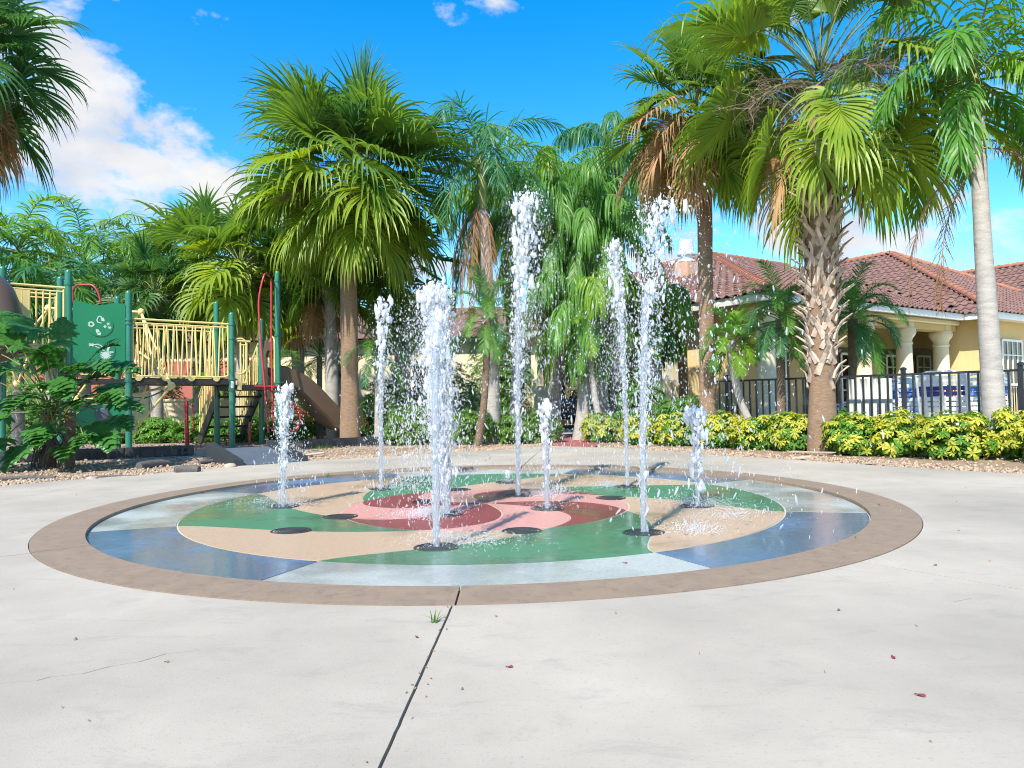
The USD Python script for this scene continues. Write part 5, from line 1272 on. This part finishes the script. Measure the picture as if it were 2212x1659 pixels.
obj('kick_plate', MB().plank(Zp(p6, 1.1) + pu * .14, Zp(p6, 1.5) + pu * .17, .09, .02, pv), m_pyel, PG)
obj('sticker', MB().box(Zp(p6, 1.20) - pv * .052 - pu * .01, (.05, .012, .13), math.atan2(.639, .769), .003), m_white, PG)
# red climber
ra = spline([at(583, 598, 14.25), at(572, 592, 13.8), at(559, 650, 13.7), at(562, 720, 13.65), at(572, 841, 13.55), at(580, 935, 13.45)], 30)
rb = spline([at(586, 602, 14.2), at(586, 700, 14.15), at(588, 841, 14.05), at(593, 940, 13.95)], 30)
lad = obj('climbing_ladder', MB().tube(ra, .019, 8).tube(rb, .019, 8), m_pred, PG, smooth=True)
for za in (.35, .6, .85, 1.1):
    a_, b_ = ra[np.argmin(abs(ra[:, 2] - za))], rb[np.argmin(abs(rb[:, 2] - za))]; obj('rung', MB().tube([a_, b_], .015, 7), m_pred, lad, smooth=True)
obj('deck_bar', MB().tube([Zp(p6, 1.16) + pu * .42 - pv * .06, Zp(p8, 1.16) - pv * .06], .026, 8), m_pred, PG, smooth=True)
cc = Zp(p8, .5) - pv * .12 + pu * .2
obj('climbing_wheel', MB().tube([cc + pu * math.cos(a) * .2 + np.array([0, 0, math.sin(a) * .26]) for a in np.linspace(0, 2 * PI, 22)], .028, 7, False), m_pred, PG, smooth=True)
for x, y in ((.25, .9), (.62, .8)):
    obj('prop', MB().tube([Zp(p6 + pu * x + pv * y, -.1), Zp(p6 + pu * x + pv * y, .45)], .03, 8), m_pred, PG, smooth=True)
# brown winding slide at the left edge
pth = spline([at(-260, 600, 11.6), at(-110, 600, 11.25), at(-15, 640, 11.1), at(5, 715, 11.1), at(-50, 790, 11.2), at(-170, 830, 11.5), at(-320, 880, 11.9)], 44)
ws = obj('winding_slide', MB().tube(pth, .30, 18, False), m_pbrown, PG, smooth=True)
for k in (8, 20, 32): obj('flange', MB().tube(pth[k:k + 2], .325, 18), m_pbrown, ws, smooth=30)

RP = thing('talk_post', 'short red post with a loop handle standing in the play surface', 'play post')
c = gp(404, 967, -.05); Yr = c[1]
obj('post', MB().tube([c, at(402, 866, Yr)], .042, 14), m_pred, RP, smooth=40); obj('handle', MB().tube(spline([at(404, 873, Yr), at(414, 874, Yr), at(418, 884, Yr), at(418, 922, Yr), at(414, 932, Yr), at(405, 934, Yr)], 24), .014, 7), m_pred, RP, smooth=True)
# edging timbers
ORD = 'first second third fourth fifth sixth seventh eighth ninth tenth eleventh twelfth thirteenth fourteenth fifteenth sixteenth seventeenth eighteenth nineteenth twentieth'.split() + ['farthest'] * 9
lines = [([(-150, 1010), (40, 1004), (160, 998), (270, 994), (370, 990), (418, 988)], 'black plastic edging timber along the front of the play area'),
         ([(655, 974), (770, 967), (900, 962)], 'black plastic edging timber right of the ramp'),
         ([(0, 930), (130, 930), (250, 931), (370, 932), (480, 932), (580, 932), (690, 934), (790, 940), (890, 946)], 'black plastic edging timber along the back of the play area')]
for pts, lab in lines:
    cnt = 0
    for (x0, y0), (x1, y1) in zip(pts[:-1], pts[1:]):
        a, b = gp(x0, y0, -.05), gp(x1, y1, -.05); t = nrm(b - a); L = np.linalg.norm(b - a); n = max(1, int(round(L / 1.25)))
        for k in range(n):
            e, f = a + (b - a) * (k + .012) / n, a + (b - a) * (k + .988) / n
            T = thing('edging_timber', f'{lab}, {ORD[cnt]} from its left end', 'edging', lab.replace('timber', 'timbers')); cnt += 1
            obj('beam', MB().plank(e + [0, 0, .10], f + [0, 0, .10], .10, .20), m_blackplastic, T)
            for j in range(3):
                q = e + (f - e) * (.2 + .3 * j); nn = np.array([t[1], -t[0], 0]); obj('rib', MB().box(q + nn * .052 + [0, 0, .10], (.16, .012, .11), math.atan2(t[1], t[0]), .005), m_black, T)
RM = thing('ramp', 'dark rubber access ramp leading from the concrete into the play area', 'ramp')
rfl, rfr = gp(516, 1006, 0), gp(656, 996.5, 0); rd = nrm(np.array([-.60, .80, 0])); rbl, rbr = rfl + rd * 1.35, rfr + rd * 1.35
obj('plate', MB().add(np.array([rfl + [0, 0, .004], rfr + [0, 0, .004], rbr + [0, 0, .16], rbl + [0, 0, .16], rfl - [0, 0, .05], rfr - [0, 0, .05], rbr - [0, 0, .05], rbl - [0, 0, .05]]), [[0, 1, 2, 3], [4, 7, 6, 5], [0, 4, 5, 1], [1, 5, 6, 2], [2, 6, 7, 3], [3, 7, 4, 0]]), m_rampmat, RM)
for a, b in ((rfl, rbl), (rfr, rbr)):
    obj('side_rail', MB().add(np.array([a + q + w_ for q in (np.zeros(3), rd * 1.4) for w_ in ([-.05, -.03, -.05], [.05, .03, -.05], [.05, .03, .07 if not q.any() else .25], [-.05, -.03, .07 if not q.any() else .25])]), [[0, 1, 2, 3], [4, 7, 6, 5], [0, 4, 5, 1], [1, 5, 6, 2], [2, 6, 7, 3], [3, 7, 4, 0]]), m_blackplastic, RM)
# bench beyond the play area
Yb2 = 16.6; bc = at(640, 905, Yb2)
BN = thing('bench', 'wooden slat bench under the slide at the back hedge', 'bench')
for k in range(4): obj('seat_slat', MB().box((bc[0], Yb2 - .2 + .09 * k, .43), (1.3, .075, .035), 0, .006), m_wood, BN)
for k in range(4): obj('back_slat', MB().box((bc[0], Yb2 + .2 + .02 * k, .54 + .10 * k), (1.3, .03, .08), 0, .006), m_wood, BN)
for sx in (-.55, .55): obj('leg', MB().box((bc[0] + sx, Yb2 - .02, .2), (.06, .4, .42), 0, .008), m_black, BN)

# logs, rocks, palm litter
rng = np.random.default_rng(91)
for x0, y0, x1, y1, r, lab in ((300, 1007, 362, 1000, .052, 'cut grey palm log lying behind the short log stub'), (378, 1018, 430, 1016, .058, 'short cut log stub on the left pebbles'), (-20, 1036, 120, 1032, .022, 'long dry stick at the left edge of the concrete'), (180, 1032, 300, 1030, .014, 'thin curved stick beside the concrete, left'), (430, 1000, 520, 992, .03, 'grey root lying by the left sprout')):
    a, b = gp(x0, y0, -.02 + r * .6), gp(x1, y1, -.02 + r * .6)
    T = thing('log', lab, 'log'); obj('wood', trunk_mesh([a, (a + b) / 2 + [0, .03, .01], b + [0, 0, .003]], [r, r * 1.05, r * .95], rng, 0, 1, 10, 16, .1) if False else MB().tube(spline([a, (a + b) / 2 + [0, .03, .01], b], 10), r, 10), m_log, T, smooth=40)
tb = MB()
c_ = gp(500, 998, -.02)
for k in range(26):
    a = rng.uniform(0, 2 * PI); p = c_ + [rng.normal() * .4, rng.normal() * .08 + .1, 0]; d = np.array([math.cos(a), math.sin(a) * .4, .15]); tb.tube([p, p + d * .18 + [0, 0, .04], p + d * .4], [.010, .008, .005], 5)
T = thing('root_pile', 'tangle of grey dead roots on the left pebble bed before the edging', 'roots'); obj('roots', tb, m_log, T, kind='stuff', smooth=True)
for x, y, s, lab in ((497, 1012, .07, 'grey brown rock right of the log stub'), (12, 1010, .09, 'brown rock at the left edge'), (200, 1038, .05, 'pale stone at the edge of the left concrete'), (790, 897, .12, 'grey rock post behind the right side of the big trunk')):
    c = gp(x, y, -.02); v = I2V * (1 + .5 * (meshkit.fbm(I2V * 1.4 + x, 3)[:, None] - .5)) * [s * 1.2, s, s * .7]
    T = thing('rock', lab, 'rock'); obj('stone', (v + c + [0, 0, s * .3], I2F), m_rock, T, smooth=30)
for x0, y0, x1, y1, w_, lab in ((1708, 975, 1800, 978, .05, 'pale dry palm boot lying at the foot of the booted trunk'), (1712, 990, 1752, 987, .035, 'brown dry palm boot on the right pebbles'), (1860, 1000, 1935, 1003, .03, 'dry curved leaf stalk under the right hedge'), (640, 985, 700, 978, .03, 'dry palm boot on the bed beside the ramp')):
    a, b = gp(x0, y0, .0), gp(x1, y1, .02)
    T = thing('palm_litter', lab, 'palm litter'); obj('boot', MB().plank(a, b, w_ * 2, .012, nrm(np.array([.1, -.3, 1]))), m_boot, T)

# petals and bits on the concrete
for i, (x, y, r, lab) in enumerate([(1100, 1441, .011, 'red petal right of the front joint'), (1930, 1420, .012, 'dark red petal at the middle right of the front concrete'), (1987, 1502, .014, 'largest dark red petal, lowest at the right'), (1812, 1318, .009, 'small red petal below the right band'), (900, 1376, .009, 'small red petal left of the front joint'), (2020, 1221, .010, 'thin red petal right of the band'), (163, 1381, .008, 'tiny red petal at the far left'), (1350, 1216, .012, 'thin magenta petal on the grey front panel'), (998, 1489, .006, 'tiny dark seed right of the joint'), (1071, 1331, .007, 'small brown leaf bit below the band'), (360, 1430, .007, 'small brown leaf bit on the left front concrete'), (1330, 1324, .006, 'tiny grey bit below the brown band')]):
    c = gp(x, y, .0); z = float(ZP(np.hypot(*(c[:2] - PC)))) if np.hypot(*(c[:2] - PC)) < RI else 0.0; c = gp(x, y, z + .002)
    a = i * 1.3; u_ = np.array([math.cos(a), math.sin(a), .05]); v_ = np.array([-math.sin(a), math.cos(a), 0]) * .5
    pts = [c + (u_ * math.cos(q) + v_ * math.sin(q)) * r + [0, 0, .003 * math.sin(q * 2) + .002] for q in np.linspace(0, 2 * PI, 9)[:-1]]
    T = thing('petal', lab, 'petal'); obj('blade', MB().add(np.array([c + [0, 0, .0035]] + pts), [[0, 1 + k, 1 + (k + 1) % 8] for k in range(8)]), m_petal if 'bit' not in lab and 'seed' not in lab else m_deadleaf, T)

lit = scatter(patio_poly.intersection(Polygon([(-5, .8), (5, .8), (8, 10), (-8, 10)])).difference(disc), 120, rng)
edge_l = np.array([np.array(front_line.interpolate(q).coords[0]) + rng.normal(size=2) * .02 for q in rng.uniform(0, 2.6, 40)])
lit = np.vstack([lit, edge_l]); nl_ = len(lit)
v, f = many(trimesh.creation.box([1, 1, 1]).vertices, np.array(trimesh.creation.box([1, 1, 1]).faces), np.c_[lit, np.full(nl_, .003)], np.c_[rng.uniform(.003, .012, nl_), rng.uniform(.002, .004, nl_), rng.uniform(.001, .003, nl_)], rng)
obj('leaf_grit', (v, f), m_deadleaf, kind='stuff')

# ================================================================== GOLF CART, FAR BUILDINGS
gc = at(1216, 905, 21.5) * [1, 1, 0]
GC = thing('golf_cart', 'dark golf cart with white roof parked beyond the path behind the middle jets', 'golf cart')
bx = lambda x, y, z, sx, sy, sz, bv=.03: MB().box(gc + [x, y, z], (sx, sy, sz), 0, bv)
obj('roof', bx(0, .2, 1.78, 1.12, 1.7, .06), m_white, GC); obj('body', bx(0, .75, .48, 1.15, .75, .5, .08), m_cart, GC); obj('front_cowl', bx(0, -.75, .55, 1.1, .55, .6, .12), m_cart, GC); obj('floor', bx(0, 0, .3, 1.1, 1.3, .08), m_cart, GC)
obj('seat', bx(0, .55, .80, 1.0, .5, .14, .05), m_dark, GC); obj('backrest', bx(0, .82, 1.05, 1.0, .12, .4, .04), m_dark, GC)
for sx in (-.5, .5):
    for sy in (-.55, .9): obj('roof_post', MB().tube([gc + [sx, sy * 1.0, .6], gc + [sx, sy * .9, 1.76]], .02, 6), m_black, GC)
    for sy in (-.75, .85):
        w_ = obj('wheel', MB().tube([gc + [sx - .09, sy, .22], gc + [sx + .09, sy, .22]], .22, 18), m_tyre, GC, smooth=30)
obj('windscreen', bx(0, -.56, 1.25, .98, .02, .85, .005), m_glass, GC)
FB = thing('far_building', 'pale far building with red ground floor seen behind the playground palms', 'building')
obj('wall', MB().box((-9, 27, 1.5), (22, 4, 3.1)), m_farwall, FB)
obj('red_wall', MB().box((-13.5, 24.9, 1.6), (9, .2, 1.6)), m_farred, FB)
obj('roof', MB().add(np.array([(-20.5, 24.5, 3.06), (2.5, 24.5, 3.06), (2.5, 29.5, 3.06), (-20.5, 29.5, 3.06), (-18, 27, 4.4), (0, 27, 4.4)]), [[0, 1, 5], [0, 5, 4], [1, 2, 5], [2, 3, 4], [2, 4, 5], [3, 0, 4]]), m_tile, FB)
for k in range(7):
    w_ = obj('window', MB().box((-18 + k * 3, 24.97, 1.7), (1.0, .06, 1.2)), m_white, FB); obj('pane', MB().box((-18 + k * 3, 24.93, 1.7), (.86, .03, 1.06)), m_dark, w_)
WL = thing('garden_wall', 'low pale garden wall behind the playground and the middle trunks', 'wall')
obj('wall', MB().box((-6.2, 19.5, .45), (11, .25, 1.0)), m_farwall, WL); obj('coping', MB().box((-6.2, 19.5, .985), (11.1, .34, .07), 0, .01), m_cream, WL)
for k in range(4): obj('pillar', MB().box((-10 + 3.6 * k, 19.46, .55), (.42, .42, 1.3), 0, .01), m_cream, WL)
